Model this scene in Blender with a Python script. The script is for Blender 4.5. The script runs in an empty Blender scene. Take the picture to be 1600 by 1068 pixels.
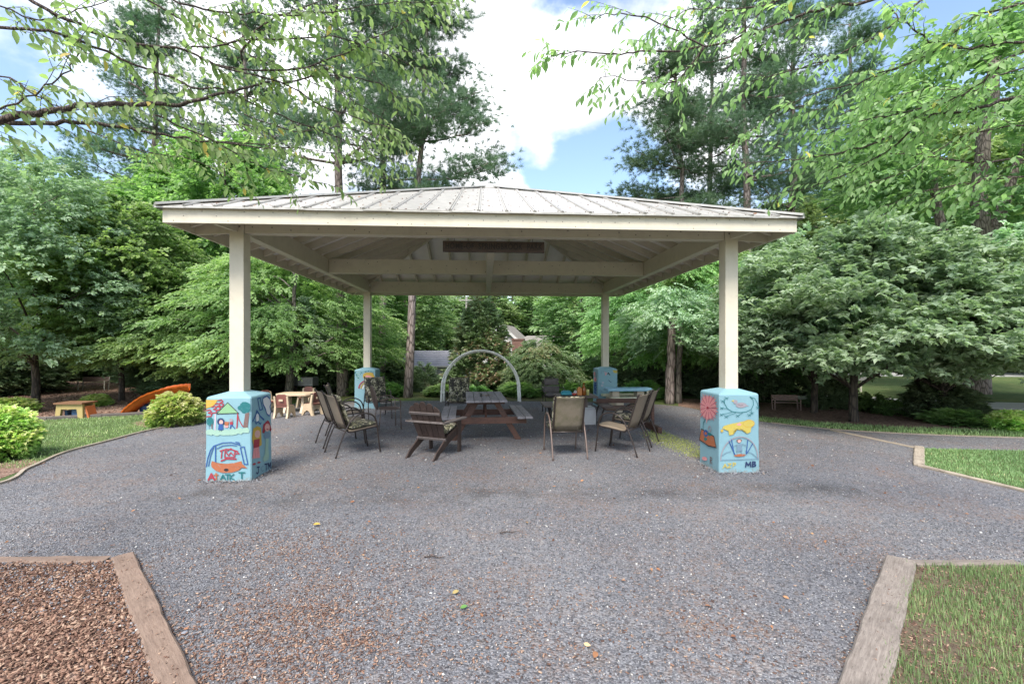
import bpy, math, random
import numpy as np
from math import sin, cos, pi, radians, sqrt, atan2
from mathutils import Vector, Matrix

sc = bpy.context.scene
COL = sc.collection
R0 = random.Random(7)
F = 720.0                     # focal length in photo pixels (1600 wide)
CH = 1.75                     # eye height

# ------------------------------------------------------------------ camera
cam = bpy.data.objects.new('camera', bpy.data.cameras.new('camera'))
COL.objects.link(cam)
cam.location = (0, 0, CH)
cam.rotation_euler = (radians(90), 0, 0)
cam.data.sensor_width = 36
cam.data.lens = 36 * F / 1600
cam.data.shift_y = 6 / 1600
cam.data.clip_start = 0.05
cam.data.clip_end = 2000
sc.camera = cam

# ------------------------------------------------------------------ light
SUN_EL, SUN_AZ = radians(54), radians(196)
sun = bpy.data.objects.new('sun', bpy.data.lights.new('sun', 'SUN'))
COL.objects.link(sun)
sun.data.energy = 1.7
sun.data.angle = radians(24)
sun.data.color = (1.0, 0.95, 0.87)
sd = Vector((cos(SUN_EL) * sin(SUN_AZ), cos(SUN_EL) * cos(SUN_AZ), sin(SUN_EL)))
sun.rotation_euler = sd.to_track_quat('Z', 'Y').to_euler()

world = bpy.data.worlds.new('World')
sc.world = world
world.use_nodes = True
wt = world.node_tree
wt.nodes.clear()
def wn(t, **k):
    n = wt.nodes.new(t)
    for a, b in k.items(): setattr(n, a, b)
    return n
wl = wt.links.new
sky = wn('ShaderNodeTexSky', sky_type='NISHITA')
sky.sun_disc = False
sky.sun_elevation = SUN_EL
sky.sun_rotation = SUN_AZ
sky.air_density = 1.1; sky.dust_density = 1.6
bg1 = wn('ShaderNodeBackground'); bg1.inputs[1].default_value = 0.095
wl(sky.outputs[0], bg1.inputs[0])
tc = wn('ShaderNodeTexCoord')
def wmath(op, a, b=None, c=None, clamp=False):
    n = wn('ShaderNodeMath', operation=op); n.use_clamp = clamp
    for i, x in enumerate((a, b, c)):
        if x is None: continue
        if isinstance(x, (int, float)): n.inputs[i].default_value = x
        else: wl(x, n.inputs[i])
    return n.outputs[0]
sep = wn('ShaderNodeSeparateXYZ'); wl(tc.outputs['Generated'], sep.inputs[0])
den = wmath('ADD', wmath('MAXIMUM', sep.outputs[2], 0.0), 0.35)
cmb = wn('ShaderNodeCombineXYZ')
wl(wmath('DIVIDE', sep.outputs[0], den), cmb.inputs[0])
wl(wmath('DIVIDE', sep.outputs[1], den), cmb.inputs[1])
n1 = wn('ShaderNodeTexNoise'); n1.inputs['Scale'].default_value = 3.2; n1.inputs['Detail'].default_value = 7; n1.inputs['Roughness'].default_value = 0.56
wl(cmb.outputs[0], n1.inputs['Vector'])
n2 = wn('ShaderNodeTexNoise'); n2.inputs['Scale'].default_value = 1.1; n2.inputs['Detail'].default_value = 3
wl(cmb.outputs[0], n2.inputs['Vector'])
# broad cloud banks standing where they stand over the park
def skydir(px, py):
    return Vector(((px - 800) / F, 1.0, -(py - 540) / F)).normalized()
banks = [((760, 60), .21, 1.0), ((860, 130), .14, .9), ((980, 140), .16, 1.0), ((770, 285), .07, 1.0), ((849, 250), .032, .8), ((560, 120), .3, 1.0), ((1130, 180), .12, .9), ((300, 60), .25, .8),
         ((870, 20), .10, -1.4), ((800, 205), .08, -1.0), ((1000, 250), .08, -.9), ((900, 235), .11, -.9), ((860, 285), .06, -.5), ((945, 280), .09, -.8), ((60, 120), .14, -.4), ((930, 10), .06, -.3)]
acc = None
for (px, py), rad, amp in banks:
    d = skydir(px, py)
    vd = wn('ShaderNodeVectorMath', operation='DISTANCE')
    nrm = wn('ShaderNodeVectorMath', operation='NORMALIZE'); wl(tc.outputs['Generated'], nrm.inputs[0])
    wl(nrm.outputs[0], vd.inputs[0]); vd.inputs[1].default_value = d
    g = wmath('MULTIPLY', wmath('SUBTRACT', 1.0, wmath('DIVIDE', vd.outputs['Value'], rad * 1.35), clamp=True), amp * 0.42)
    acc = g if acc is None else wmath('ADD', acc, g)
dens = wmath('ADD', wmath('ADD', wmath('MULTIPLY', n1.outputs[0], 1.5), wmath('MULTIPLY', n2.outputs[0], 0.5)), wmath('ADD', acc, -.42))
cr = wn('ShaderNodeMapRange'); cr.interpolation_type = 'SMOOTHSTEP'
cr.inputs[1].default_value = 0.52; cr.inputs[2].default_value = 0.92
wl(dens, cr.inputs[0])
n3 = wn('ShaderNodeTexNoise'); n3.inputs['Scale'].default_value = 3.4; n3.inputs['Detail'].default_value = 6
wl(cmb.outputs[0], n3.inputs['Vector'])
cc = wn('ShaderNodeMapRange'); cc.inputs[1].default_value = .3; cc.inputs[2].default_value = .62; cc.inputs[3].default_value = .25; cc.inputs[4].default_value = .80
wl(n3.outputs[0], cc.inputs[0])
ccol = wn('ShaderNodeVectorMath', operation='SCALE'); ccol.inputs[0].default_value = (0.97, 0.98, 1.03); wl(cc.outputs[0], ccol.inputs['Scale'])
bg2 = wn('ShaderNodeBackground'); bg2.inputs[1].default_value = 1.0; wl(ccol.outputs[0], bg2.inputs[0])
mx = wn('ShaderNodeMixShader'); wl(cr.outputs[0], mx.inputs[0]); wl(bg1.outputs[0], mx.inputs[1]); wl(bg2.outputs[0], mx.inputs[2])
wo = wn('ShaderNodeOutputWorld'); wl(mx.outputs[0], wo.inputs[0])

sc.view_settings.view_transform = 'Standard'
sc.view_settings.look = 'None'
sc.view_settings.exposure = 1.80
sc.view_settings.gamma = 1
sc.view_settings.use_curve_mapping = False
sc.cycles.use_denoising = True
sc.cycles.max_bounces = 8
sc.cycles.diffuse_bounces = 6
sc.cycles.glossy_bounces = 2
sc.cycles.transmission_bounces = 4
sc.cycles.transparent_max_bounces = 4
sc.cycles.caustics_reflective = False
sc.cycles.caustics_refractive = False

# ------------------------------------------------------------------ helpers
def P(px, py, Y=None, z=0.0):
    """photo pixel -> world; on the plane z, or at the distance Y"""
    if Y is None:
        Y = (CH - z) * F / (py - 540.0)
        return Vector(((px - 800) / F * Y, Y, z))
    return Vector(((px - 800) / F * Y, Y, CH - (py - 540) / F * Y))

class MB:
    def __init__(s): s.v = []; s.f = []; s.m = []
    def add(s, vs, fs, mi=0):
        o = len(s.v); s.v += [tuple(v) for v in vs]; s.f += [tuple(i + o for i in f) for f in fs]; s.m += [mi] * len(fs); return s
    def box(s, c, d, mi=0, rot=None):
        x, y, z = [k / 2 for k in d]
        vs = [Vector(p) for p in ((-x,-y,-z),(x,-y,-z),(x,y,-z),(-x,y,-z),(-x,-y,z),(x,-y,z),(x,y,z),(-x,y,z))]
        if rot is not None: vs = [rot @ v for v in vs]
        c = Vector(c)
        return s.add([v + c for v in vs], [(0,3,2,1),(4,5,6,7),(0,1,5,4),(1,2,6,5),(2,3,7,6),(3,0,4,7)], mi)
    def bar(s, a, b, w, h, mi=0, up=(0,0,1)):
        """square bar from a to b, w across, h along up"""
        a, b = Vector(a), Vector(b); d = (b - a); L = d.length; d.normalize()
        up = Vector(up); x = d.cross(up)
        if x.length < 1e-4: x = d.cross(Vector((0, 1, 0)))
        x.normalize(); u = x.cross(d)
        m = Matrix((x, d, u)).transposed()
        return s.box((a + b) / 2, (w, L, h), mi, m)
    def tube(s, pts, r, n=8, mi=0, closed=False, cap=True):
        pts = [Vector(p) for p in pts]; k = len(pts)
        rs = r if isinstance(r, (list, tuple)) else [r] * k
        T = []
        for i in range(k):
            if closed: t = pts[(i + 1) % k] - pts[i - 1]
            else: t = pts[min(i + 1, k - 1)] - pts[max(i - 1, 0)]
            T.append(t.normalized() if t.length > 1e-9 else Vector((0, 0, 1)))
        a = Vector((0, 0, 1)) if abs(T[0].z) < .9 else Vector((1, 0, 0))
        x = T[0].cross(a).normalized(); vs = []; fs = []
        for i in range(k):
            x = (x - T[i] * x.dot(T[i])).normalized(); y = T[i].cross(x)
            for j in range(n):
                an = 2 * pi * j / n
                vs.append(pts[i] + (x * cos(an) + y * sin(an)) * rs[i])
        for i in range(k if closed else k - 1):
            i2 = (i + 1) % k
            for j in range(n):
                j2 = (j + 1) % n
                fs.append((i * n + j, i * n + j2, i2 * n + j2, i2 * n + j))
        if cap and not closed:
            fs.append(tuple(range(n - 1, -1, -1))); fs.append(tuple((k - 1) * n + j for j in range(n)))
        return s.add(vs, fs, mi)
    def prism(s, poly, z0, z1, mi=0, top=None):
        n = len(poly)
        vs = [(p[0], p[1], z0) for p in poly] + [(p[0], p[1], z1) for p in (top or poly)]
        fs = [tuple(range(n - 1, -1, -1)), tuple(range(n, 2 * n))] + [(i, (i + 1) % n, n + (i + 1) % n, n + i) for i in range(n)]
        return s.add(vs, fs, mi)
    def plate(s, poly3, nrm, th, mi=0):
        """flat polygon extruded by th along nrm"""
        n = len(poly3); nrm = Vector(nrm); a = [Vector(p) for p in poly3]; b = [p + nrm * th for p in a]
        return s.add(a + b, [tuple(range(n - 1, -1, -1)), tuple(range(n, 2 * n))] + [(i, (i + 1) % n, n + (i + 1) % n, n + i) for i in range(n)], mi)
    def lathe(s, prof, c=(0, 0, 0), n=16, mi=0):
        vs = []; k = len(prof)
        for r, z in prof:
            for j in range(n): vs.append((c[0] + r * cos(2*pi*j/n), c[1] + r * sin(2*pi*j/n), c[2] + z))
        fs = [(i*n+j, i*n+(j+1)%n, (i+1)*n+(j+1)%n, (i+1)*n+j) for i in range(k-1) for j in range(n)]
        fs.append(tuple(range(n-1, -1, -1))); fs.append(tuple((k-1)*n+j for j in range(n)))
        return s.add(vs, fs, mi)
    def build(s, name, mats, parent=None, smooth=False, bevel=0):
        me = bpy.data.meshes.new(name); me.from_pydata(s.v, [], s.f)
        if not isinstance(mats, (list, tuple)): mats = [mats]
        for m in mats: me.materials.append(m)
        if len(mats) > 1: me.polygons.foreach_set('material_index', s.m)
        if smooth: me.polygons.foreach_set('use_smooth', [True] * len(s.f))
        me.update()
        o = bpy.data.objects.new(name, me); COL.objects.link(o)
        if parent is not None: o.parent = parent
        if bevel:
            b = o.modifiers.new('b', 'BEVEL'); b.width = bevel; b.segments = 2; b.limit_method = 'ANGLE'; b.harden_normals = False
        return o

def props(o, label=None, cat=None, group=None, kind=None):
    if label: o['label'] = label
    if cat: o['category'] = cat
    if group: o['group'] = group
    if kind: o['kind'] = kind
    return o
def thing(name, label, cat, loc=(0, 0, 0), rz=0.0, group=None):
    o = bpy.data.objects.new(name, None); COL.objects.link(o)
    o.empty_display_size = .1
    o.location = loc; o.rotation_euler = (0, 0, rz)
    return props(o, label, cat, group)
def copy_thing(src, loc, rz, label, group=None, scale=None):
    def rec(o, par):
        c = o.copy(); COL.objects.link(c)
        if par is not None: c.parent = par
        for ch in list(kids.get(o.name, ())): rec(ch, c)
        return c
    kids = {}
    stack = [src]
    while stack:
        o = stack.pop()
        kids[o.name] = list(o.children); stack += kids[o.name]
    r = rec(src, None)
    r.location = loc; r.rotation_euler = (0, 0, rz)
    if scale is not None: r.scale = (scale,) * 3 if isinstance(scale, (int, float)) else scale
    r['label'] = label
    if group: r['group'] = group
    return r

def fastmesh(name, V, T, mats, attr=None, parent=None, matidx=None, smooth=False):
    me = bpy.data.meshes.new(name)
    V = np.ascontiguousarray(V, dtype=np.float32); T = np.ascontiguousarray(T, dtype=np.int32)
    me.vertices.add(len(V)); me.vertices.foreach_set('co', V.ravel())
    me.loops.add(T.size); me.loops.foreach_set('vertex_index', T.ravel())
    me.polygons.add(len(T))
    me.polygons.foreach_set('loop_start', np.arange(len(T), dtype=np.int32) * T.shape[1])
    for m in (mats if isinstance(mats, (list, tuple)) else [mats]): me.materials.append(m)
    if matidx is not None: me.polygons.foreach_set('material_index', np.asarray(matidx, dtype=np.int32))
    if attr is not None:
        a = me.attributes.new('rnd', 'FLOAT', 'FACE'); a.data.foreach_set('value', np.asarray(attr, dtype=np.float32))
    if smooth: me.polygons.foreach_set('use_smooth', np.ones(len(T), dtype=bool))
    me.update(calc_edges=True)
    o = bpy.data.objects.new(name, me); COL.objects.link(o)
    if parent is not None: o.parent = parent
    return o

# ------------------------------------------------------------------ materials
def newmat(name):
    m = bpy.data.materials.new(name); m.use_nodes = True
    return m, m.node_tree, m.node_tree.nodes['Principled BSDF']
class NT:
    def __init__(s, nt): s.nt = nt
    def n(s, t, ins=None, **k):
        x = s.nt.nodes.new(t)
        for a, b in k.items(): setattr(x, a, b)
        for i, v in (ins or {}).items():
            if hasattr(v, 'is_output') or isinstance(v, bpy.types.NodeSocket): s.nt.links.new(v, x.inputs[i])
            else: x.inputs[i].default_value = v
        return x
    def math(s, op, a, b=0.0, clamp=False):
        x = s.n('ShaderNodeMath', {0: a, 1: b}, operation=op); x.use_clamp = clamp; return x.outputs[0]
    def noise(s, vec, scale, detail=4, rough=.5, dist=0):
        return s.n('ShaderNodeTexNoise', {'Vector': vec, 'Scale': scale, 'Detail': detail, 'Roughness': rough, 'Distortion': dist}).outputs[0]
    def ramp(s, f, stops, interp='LINEAR'):
        r = s.n('ShaderNodeValToRGB', {0: f}); cr = r.color_ramp; cr.interpolation = interp
        while len(cr.elements) < len(stops): cr.elements.new(.5)
        for e, (p, c) in zip(cr.elements, stops):
            e.position = p; e.color = (c[0], c[1], c[2], 1) if isinstance(c, (tuple, list)) else (c, c, c, 1)
        return r.outputs[0]
    def mix(s, f, a, b, mode='MIX'):
        x = s.n('ShaderNodeMix', data_type='RGBA', blend_type=mode)
        for i, v in ((0, f), (6, a), (7, b)):
            if isinstance(v, bpy.types.NodeSocket): s.nt.links.new(v, x.inputs[i])
            elif isinstance(v, (int, float)): x.inputs[i].default_value = v if i == 0 else (v, v, v, 1)
            else: x.inputs[i].default_value = (v[0], v[1], v[2], 1)
        return x.outputs[2]
    def bump(s, h, strength=.3, dist=.01, nrm=None):
        b = s.n('ShaderNodeBump', {'Height': h, 'Strength': strength, 'Distance': dist})
        if nrm is not None: s.nt.links.new(nrm, b.inputs['Normal'])
        return b.outputs[0]
def c3(c): return (c[0], c[1], c[2], 1)
def painted(name, col, rough=.5, var=.12, scale=6, bump=.15, dirt=None, metal=0.0, bscale=60):
    m, nt, b = newmat(name); N = NT(nt)
    co = N.n('ShaderNodeTexCoord').outputs['Object']
    f = N.noise(co, scale, 5)
    dark = tuple(max(0, k * (1 - var * 2)) for k in col); lite = tuple(min(1, k * (1 + var)) for k in col)
    c = N.mix(f, dark, lite)
    if dirt:
        d = N.ramp(N.noise(co, scale * 2.3, 7, .65), [(.5, 0.0), (.72, 1.0)])
        c = N.mix(N.math('MULTIPLY', d, .4), c, dirt)
    nt.links.new(c, b.inputs['Base Color'])
    b.inputs['Roughness'].default_value = rough; b.inputs['Metallic'].default_value = metal
    nt.links.new(N.bump(N.noise(co, bscale, 4), bump, .004), b.inputs['Normal'])
    return m
def wood(name, c1, c2, rough=.7, axis='Y', scale=1.0, dark=(.03, .02, .015)):
    m, nt, b = newmat(name); N = NT(nt)
    co = N.n('ShaderNodeTexCoord').outputs['Object']
    sc_ = {'X': (1.2, 14, 14), 'Y': (14, 1.2, 14), 'Z': (14, 14, 1.2)}[axis]
    mp = N.n('ShaderNodeMapping', {'Vector': co, 'Scale': tuple(k * scale for k in sc_)}).outputs[0]
    g = N.noise(mp, 2.2, 8, .6, 1.2)
    rnd = N.n('ShaderNodeObjectInfo').outputs['Random']
    c = N.ramp(g, [(.3, c1), (.7, c2)])
    c = N.mix(N.math('MULTIPLY', rnd, .35), c, tuple(k * .6 for k in c1))
    crack = N.ramp(N.noise(mp, 5.5, 6, .7, .5), [(.36, 1.0), (.41, 0.0)])
    c = N.mix(N.ramp(N.noise(co, 5, 6, .7), [(.45, 0.0), (.7, .5)]), c, tuple(k * .55 for k in c1))
    c = N.mix(N.math('MULTIPLY', crack, .8), c, dark)
    nt.links.new(c, b.inputs['Base Color']); b.inputs['Roughness'].default_value = rough
    nt.links.new(N.bump(g, .5, .006), b.inputs['Normal'])
    return m
def flat(name, col, rough=.6):
    m, nt, b = newmat(name); N = NT(nt)
    co = N.n('ShaderNodeTexCoord').outputs['Object']
    nt.links.new(N.mix(N.noise(co, 40, 4), tuple(k * .8 for k in col), tuple(min(1, k * 1.15) for k in col)), b.inputs['Base Color'])
    b.inputs['Roughness'].default_value = rough
    return m
LEAFK = 2.1
def leafmat(name, stops, trans=.4, rough=.5, hue=.04, tboost=1.5):
    m, nt, b = newmat(name); N = NT(nt)
    at = N.n('ShaderNodeAttribute', attribute_name='rnd').outputs['Fac']
    oi = N.n('ShaderNodeObjectInfo').outputs['Random']
    c = N.ramp(at, [(p_, tuple(min(.6, k * LEAFK) for k in q_)) for p_, q_ in stops])
    hs = N.n('ShaderNodeHueSaturation', {'Color': c, 'Hue': N.math('ADD', N.math('MULTIPLY', oi, hue), .5 - hue / 2), 'Value': N.math('ADD', N.math('MULTIPLY', oi, .35), .85)})
    c = hs.outputs[0]; hs.inputs['Saturation'].default_value = .84
    nt.links.new(c, b.inputs['Base Color']); b.inputs['Roughness'].default_value = rough
    b.inputs['Specular IOR Level'].default_value = .35
    tr = N.n('ShaderNodeBsdfTranslucent', {'Color': N.mix(1.0, c, (tboost * .92, tboost * 1.08, tboost * .62), 'MULTIPLY')})
    mixs = N.n('ShaderNodeMixShader', {0: trans, 1: b.outputs[0], 2: tr.outputs[0]})
    nt.links.new(mixs.outputs[0], nt.nodes['Material Output'].inputs[0])
    return m
def bark(name, c1, c2, vs=1.0):
    m, nt, b = newmat(name); N = NT(nt)
    co = N.n('ShaderNodeTexCoord').outputs['Object']
    mp = N.n('ShaderNodeMapping', {'Vector': co, 'Scale': (9 * vs, 9 * vs, 2.2 * vs)}).outputs[0]
    v = N.n('ShaderNodeTexVoronoi', {'Vector': mp, 'Scale': 1.6}, feature='DISTANCE_TO_EDGE').outputs['Distance']
    n_ = N.noise(mp, 2.5, 7, .65)
    c = N.mix(N.ramp(v, [(.0, 0.0), (.18, 1.0)]), tuple(k * .35 for k in c1), N.ramp(n_, [(.3, c1), (.7, c2)]))
    nt.links.new(c, b.inputs['Base Color']); b.inputs['Roughness'].default_value = .9
    h = N.math('ADD', N.math('MULTIPLY', v, 1.2, True), N.math('MULTIPLY', n_, .5))
    nt.links.new(N.bump(h, .8, .03), b.inputs['Normal'])
    return m
# ------------------------------------------------------------------ ground and its sheets
def groundmat(name, fn, rough=.95):
    m, nt, b = newmat(name); N = NT(nt)
    co = N.n('ShaderNodeTexCoord').outputs['Object']
    col, h, st, di = fn(N, co)
    nt.links.new(col, b.inputs['Base Color']); b.inputs['Roughness'].default_value = rough
    b.inputs['Specular IOR Level'].default_value = .25
    nt.links.new(N.bump(h, st, di), b.inputs['Normal'])
    return m
def f_gravel(N, co):
    v = N.n('ShaderNodeTexVoronoi', {'Vector': co, 'Scale': 72.0, 'Randomness': 1.0})
    v2 = N.n('ShaderNodeTexVoronoi', {'Vector': co, 'Scale': 24.0})
    gr = N.ramp(v.outputs['Color'], [(.1, (.055, .055, .060)), (.45, (.168, .169, .180)), (.75, (.245, .246, .260)), (.93, (.30, .30, .305)), (1., (.5, .49, .47))])
    br = N.ramp(v2.outputs['Color'], [(.0, (.08, .08, .092)), (.6, (.13, .132, .146)), (.9, (.19, .14, .105)), (1., (.28, .25, .22))])
    c = N.mix(.32, gr, br)
    # dust and rusty bark debris in drifts
    dn = N.noise(co, 1.1, 6, .7)
    sp = N.noise(co, 34, 3, .7)
    drift = N.math('MULTIPLY', N.ramp(dn, [(.47, 0.0), (.66, 1.0)]), N.ramp(sp, [(.47, 0.0), (.56, 1.0)]))
    c = N.mix(N.math('MULTIPLY', drift, .6), c, (.23, .14, .095))
    # damp dirt line where the eave drips
    sp_ = N.n('ShaderNodeSeparateXYZ', {0: co})
    dl = N.math('ABSOLUTE', N.math('SUBTRACT', N.math('ADD', sp_.outputs[1], N.math('MULTIPLY', N.noise(co, .7, 3), 1.1)), 6.0))
    dl = N.math('MULTIPLY', N.math('SUBTRACT', 1.0, N.math('DIVIDE', dl, .5), True), N.ramp(N.noise(co, 1.7, 5, .7), [(.42, 0.0), (.62, 1.0)]))
    dl = N.math('MULTIPLY', dl, N.math('LESS_THAN', N.math('ABSOLUTE', sp_.outputs[0]), 4.2))
    c = N.mix(N.math('MULTIPLY', dl, .62), c, (.052, .048, .045))
    bp_ = N.ramp(N.noise(co, 2.2, 6, .75), [(.55, 0.0), (.72, .30)])
    c = N.mix(bp_, c, (.15, .125, .105))
    w = N.noise(co, .45, 5, .6)
    c = N.mix(1.0, c, N.ramp(w, [(.3, (.76, .76, .78)), (.7, (1.18, 1.17, 1.14))]), 'MULTIPLY')
    h = N.math('SUBTRACT', 1.0, N.math('MULTIPLY', v.outputs['Distance'], 1.3))
    h = N.math('ADD', h, N.math('MULTIPLY', N.noise(co, 8, 5), .8))
    return c, h, .75, .012
def f_grass(N, co):
    a = N.noise(co, 1.3, 5, .6); b_ = N.noise(co, 60, 4, .7)
    c = N.mix(b_, (.055, .085, .028), (.12, .17, .06))
    c = N.mix(N.ramp(a, [(.5, 0.0), (.7, .6)]), c, (.17, .17, .07))
    return c, b_, .9, .03
def f_mulch(N, co):
    v = N.n('ShaderNodeTexVoronoi', {'Vector': N.n('ShaderNodeMapping', {'Vector': co, 'Scale': (1, 1.8, 1)}).outputs[0], 'Scale': 22.0})
    c = N.ramp(v.outputs['Color'], [(.0, (.10, .055, .042)), (.5, (.26, .165, .125)), (1., (.42, .29, .22))])
    c = N.mix(1.0, c, N.ramp(N.noise(co, .8, 4), [(.3, (.8, .8, .8)), (.7, (1.15, 1.12, 1.1))]), 'MULTIPLY')
    return c, v.outputs['Distance'], 1.0, .03
def f_base(N, co):
    g = N.noise(co, .12, 5, .6); b_ = N.noise(co, 25, 5, .7)
    c = N.mix(b_, (.05, .09, .025), (.13, .19, .05))
    c = N.mix(N.ramp(g, [(.42, 0.0), (.58, .8)]), c, N.mix(b_, (.06, .035, .022), (.17, .11, .07)))
    return c, b_, .8, .05
def f_asphalt(N, co):
    c = N.mix(N.noise(co, 90, 3), (.30, .30, .30), (.46, .455, .45))
    return c, N.noise(co, 120, 3), .4, .004
M_gravel = groundmat('gravel', f_gravel); M_grass = groundmat('lawn', f_grass)
M_mulch = groundmat('mulch', f_mulch); M_base = groundmat('ground', f_base); M_road = groundmat('pale_concrete', f_asphalt)

def sheet(name, poly, z, mat, kind='structure', label=None):
    mb = MB(); mb.prism([(p[0], p[1]) for p in poly], z - .15, z, 0)
    o = mb.build(name, mat); o['kind'] = kind
    if label: o['label'] = label
    return o
base = MB(); base.add([(-600, -300, 0), (600, -300, 0), (600, 900, 0), (-600, 900, 0)], [(0, 1, 2, 3)])
base.build('ground', M_base)['kind'] = 'structure'
def sm(pts, n=6):
    """smooth polyline through points"""
    out = []
    q = [Vector(p[:2]) for p in pts]
    for i in range(len(q) - 1):
        p0, p1, p2, p3 = q[max(i-1, 0)], q[i], q[i+1], q[min(i+2, len(q)-1)]
        for k in range(n):
            t = k / n
            out.append(.5 * ((2*p1) + (-p0+p2)*t + (2*p0-5*p1+4*p2-p3)*t*t + (-p0+3*p1-3*p2+p3)*t**3))
    out.append(q[-1]); return out
E_left = sm([(-9.5, -3), (-8.2, 3), P(-60, 772), P(45, 733), P(100, 709), P(170, 690), P(240, 672), P(325, 657), P(430, 633.5)])
E_back = sm([P(430, 633.5), P(520, 627.5), P(640, 626.5), P(800, 627), P(960, 629), P(1060, 635), P(1120, 647), P(1190, 659), P(1300, 671.5), P(1450, 680), P(1600, 685), P(1850, 692)])
gravel_poly = E_left + E_back[1:] + [Vector((14, 3)), Vector((14, -3))]
sheet('gravel', gravel_poly, .012, M_gravel)
# left lawn, and the bark play bed behind it
timb_far = [P(-200, 668), P(75, 656.5), P(160, 652), P(245, 647.5), P(330, 644)]
lawn_l = [Vector(p[:2]) for p in reversed(timb_far)] + [Vector((-26, 9)), Vector((-26, 2))] + E_left[6:-8] 
sheet('left_lawn', lawn_l, .016, M_grass)
bed = [Vector((-26, 10.2))] + [Vector(p[:2]) + Vector((0, .12)) for p in timb_far] + [Vector(P(430, 632)[:2]), Vector(P(400, 606)[:2]), Vector((-26, 24))]
sheet('play_bed_mulch', bed, .008, M_mulch)
# mulch corner at the left edge of the lawn
sheet('lawn_edge_mulch', [P(-180, 790), P(-60, 771), P(20, 742), P(72, 724), P(30, 716), P(-60, 726), P(-200, 760)], .020, M_mulch)
sheet('shrub_mulch', sm([P(205, 662), P(240, 669), P(300, 660), P(322, 652), P(290, 650), P(240, 654), P(205, 662)]), .020, M_mulch)
# right: grass verge, planting bed, far lawn, drive
verge = [Vector(p[:2]) for p in E_back[40:]] + [Vector(P(1850, 683)[:2]), Vector(P(1600, 675)[:2]), Vector(P(1400, 668)[:2]), Vector(P(1280, 661)[:2]), Vector(P(1180, 651)[:2]), Vector(P(1110, 641)[:2])]
sheet('verge_grass', verge, .016, M_grass)
sheet('planting_bed_mulch', [P(1060, 634), P(1110, 642), P(1180, 652), P(1280, 662), P(1400, 669), P(1600, 676), P(1850, 684), P(1850, 655), P(1420, 640), P(1300, 634), P(1180, 628), P(1060, 622)], .008, M_mulch)
sheet('far_lawn', [Vector((6.8, 13.3)), Vector((16, 11.0)), Vector((60, 12)), Vector((80, 60)), Vector((12, 60)), Vector((7.5, 22))], .004, M_grass)
sheet('drive', [P(1180, 622.5), P(1330, 625), P(1430, 634), P(1850, 650), P(1850, 636), P(1430, 625), P(1330, 618), P(1180, 617)], .010, M_road)
sheet('far_drive', [Vector((13, 27)), Vector((45, 25)), Vector((45, 29)), Vector((13, 31))], .010, M_road)
# right lawn triangle
lawn_r = [P(1440, 702), P(1850, 712), P(2300, 880), P(1600, 766), P(1437, 729)]
sheet('right_lawn', lawn_r, .020, M_grass)
# bottom corners
Cl = P(185, 882); chip = [P(-700, 884), P(178, 884), Vector((-.62, 1.2)), Vector((-7, 1.2))]
sheet('wood_chip_bed', chip, .030, M_mulch)
turf = [P(1415, 890), P(2400, 893), Vector((8, 1.2)), Vector((.78, 1.2))]
def f_turf(N, co):
    b_ = N.noise(co, 30, 6, .75)
    return N.ramp(b_, [(.35, (.07, .05, .035)), (.5, (.16, .12, .085)), (.62, (.10, .12, .05)), (.8, (.11, .17, .05))]), b_, 1.0, .02
M_turf = groundmat('thin_turf', f_turf)
sheet('turf_corner', turf, .026, M_turf)

# landscape timbers
M_timber = wood('weathered_timber', (.16, .13, .11), (.29, .25, .215), .85, 'Y', 2.6, (.05, .04, .03))
M_timberb = wood('tan_timber', (.195, .13, .095), (.32, .23, .175), .85, 'Y', 2.6, (.06, .04, .03))
M_timber2 = wood('grey_timber', (.10, .085, .075), (.2, .175, .155), .9, 'Y', .8)
M_edge = wood('pale_edging', (.28, .23, .18), (.42, .36, .28), .85, 'Y', .8)
def timber(name, a, b, w, top, mat, label, group=None, taper=0):
    a, b = Vector((a[0], a[1], 0)), Vector((b[0], b[1], 0))
    L = (b - a).length; rz = atan2((b - a).y, (b - a).x) - pi / 2
    n = max(2, int(L / .12)); mb = MB(); vs = []; fs = []; rr = random.Random(int(a.x * 100 + b.y * 77))
    for i in range(n + 1):
        y = L * i / n; j = lambda s: rr.uniform(-s, s); ww = w / 2
        if i in (0, n): y += j(.012)
        jy = lambda: j(.018) if i in (0, n) else 0
        c = .006
        e1, e2 = j(.006), j(.006)
        vs += [(-ww + e1, y, -.1), (-ww + e1, y + jy(), top - c - .006), (-ww + c * 2 + e1, y + jy(), top + j(.002)), (-ww * .2, y + jy(), top + j(.003)), (ww - c * 2 + e2, y + jy(), top + j(.002)), (ww + e2, y + jy(), top - c - .006), (ww + e2, y, -.1)]
    for i in range(n):
        for k in range(6): fs.append((i*7+k, i*7+k+1, (i+1)*7+k+1, (i+1)*7+k))
    fs.append(tuple(range(7))); fs.append(tuple(n*7 + k for k in range(6, -1, -1)))
    mb.add(vs, fs); o = mb.build(name, mat)
    o.location = a; o.rotation_euler = (0, 0, rz)
    props(o, label, 'timber', group); return o
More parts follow.
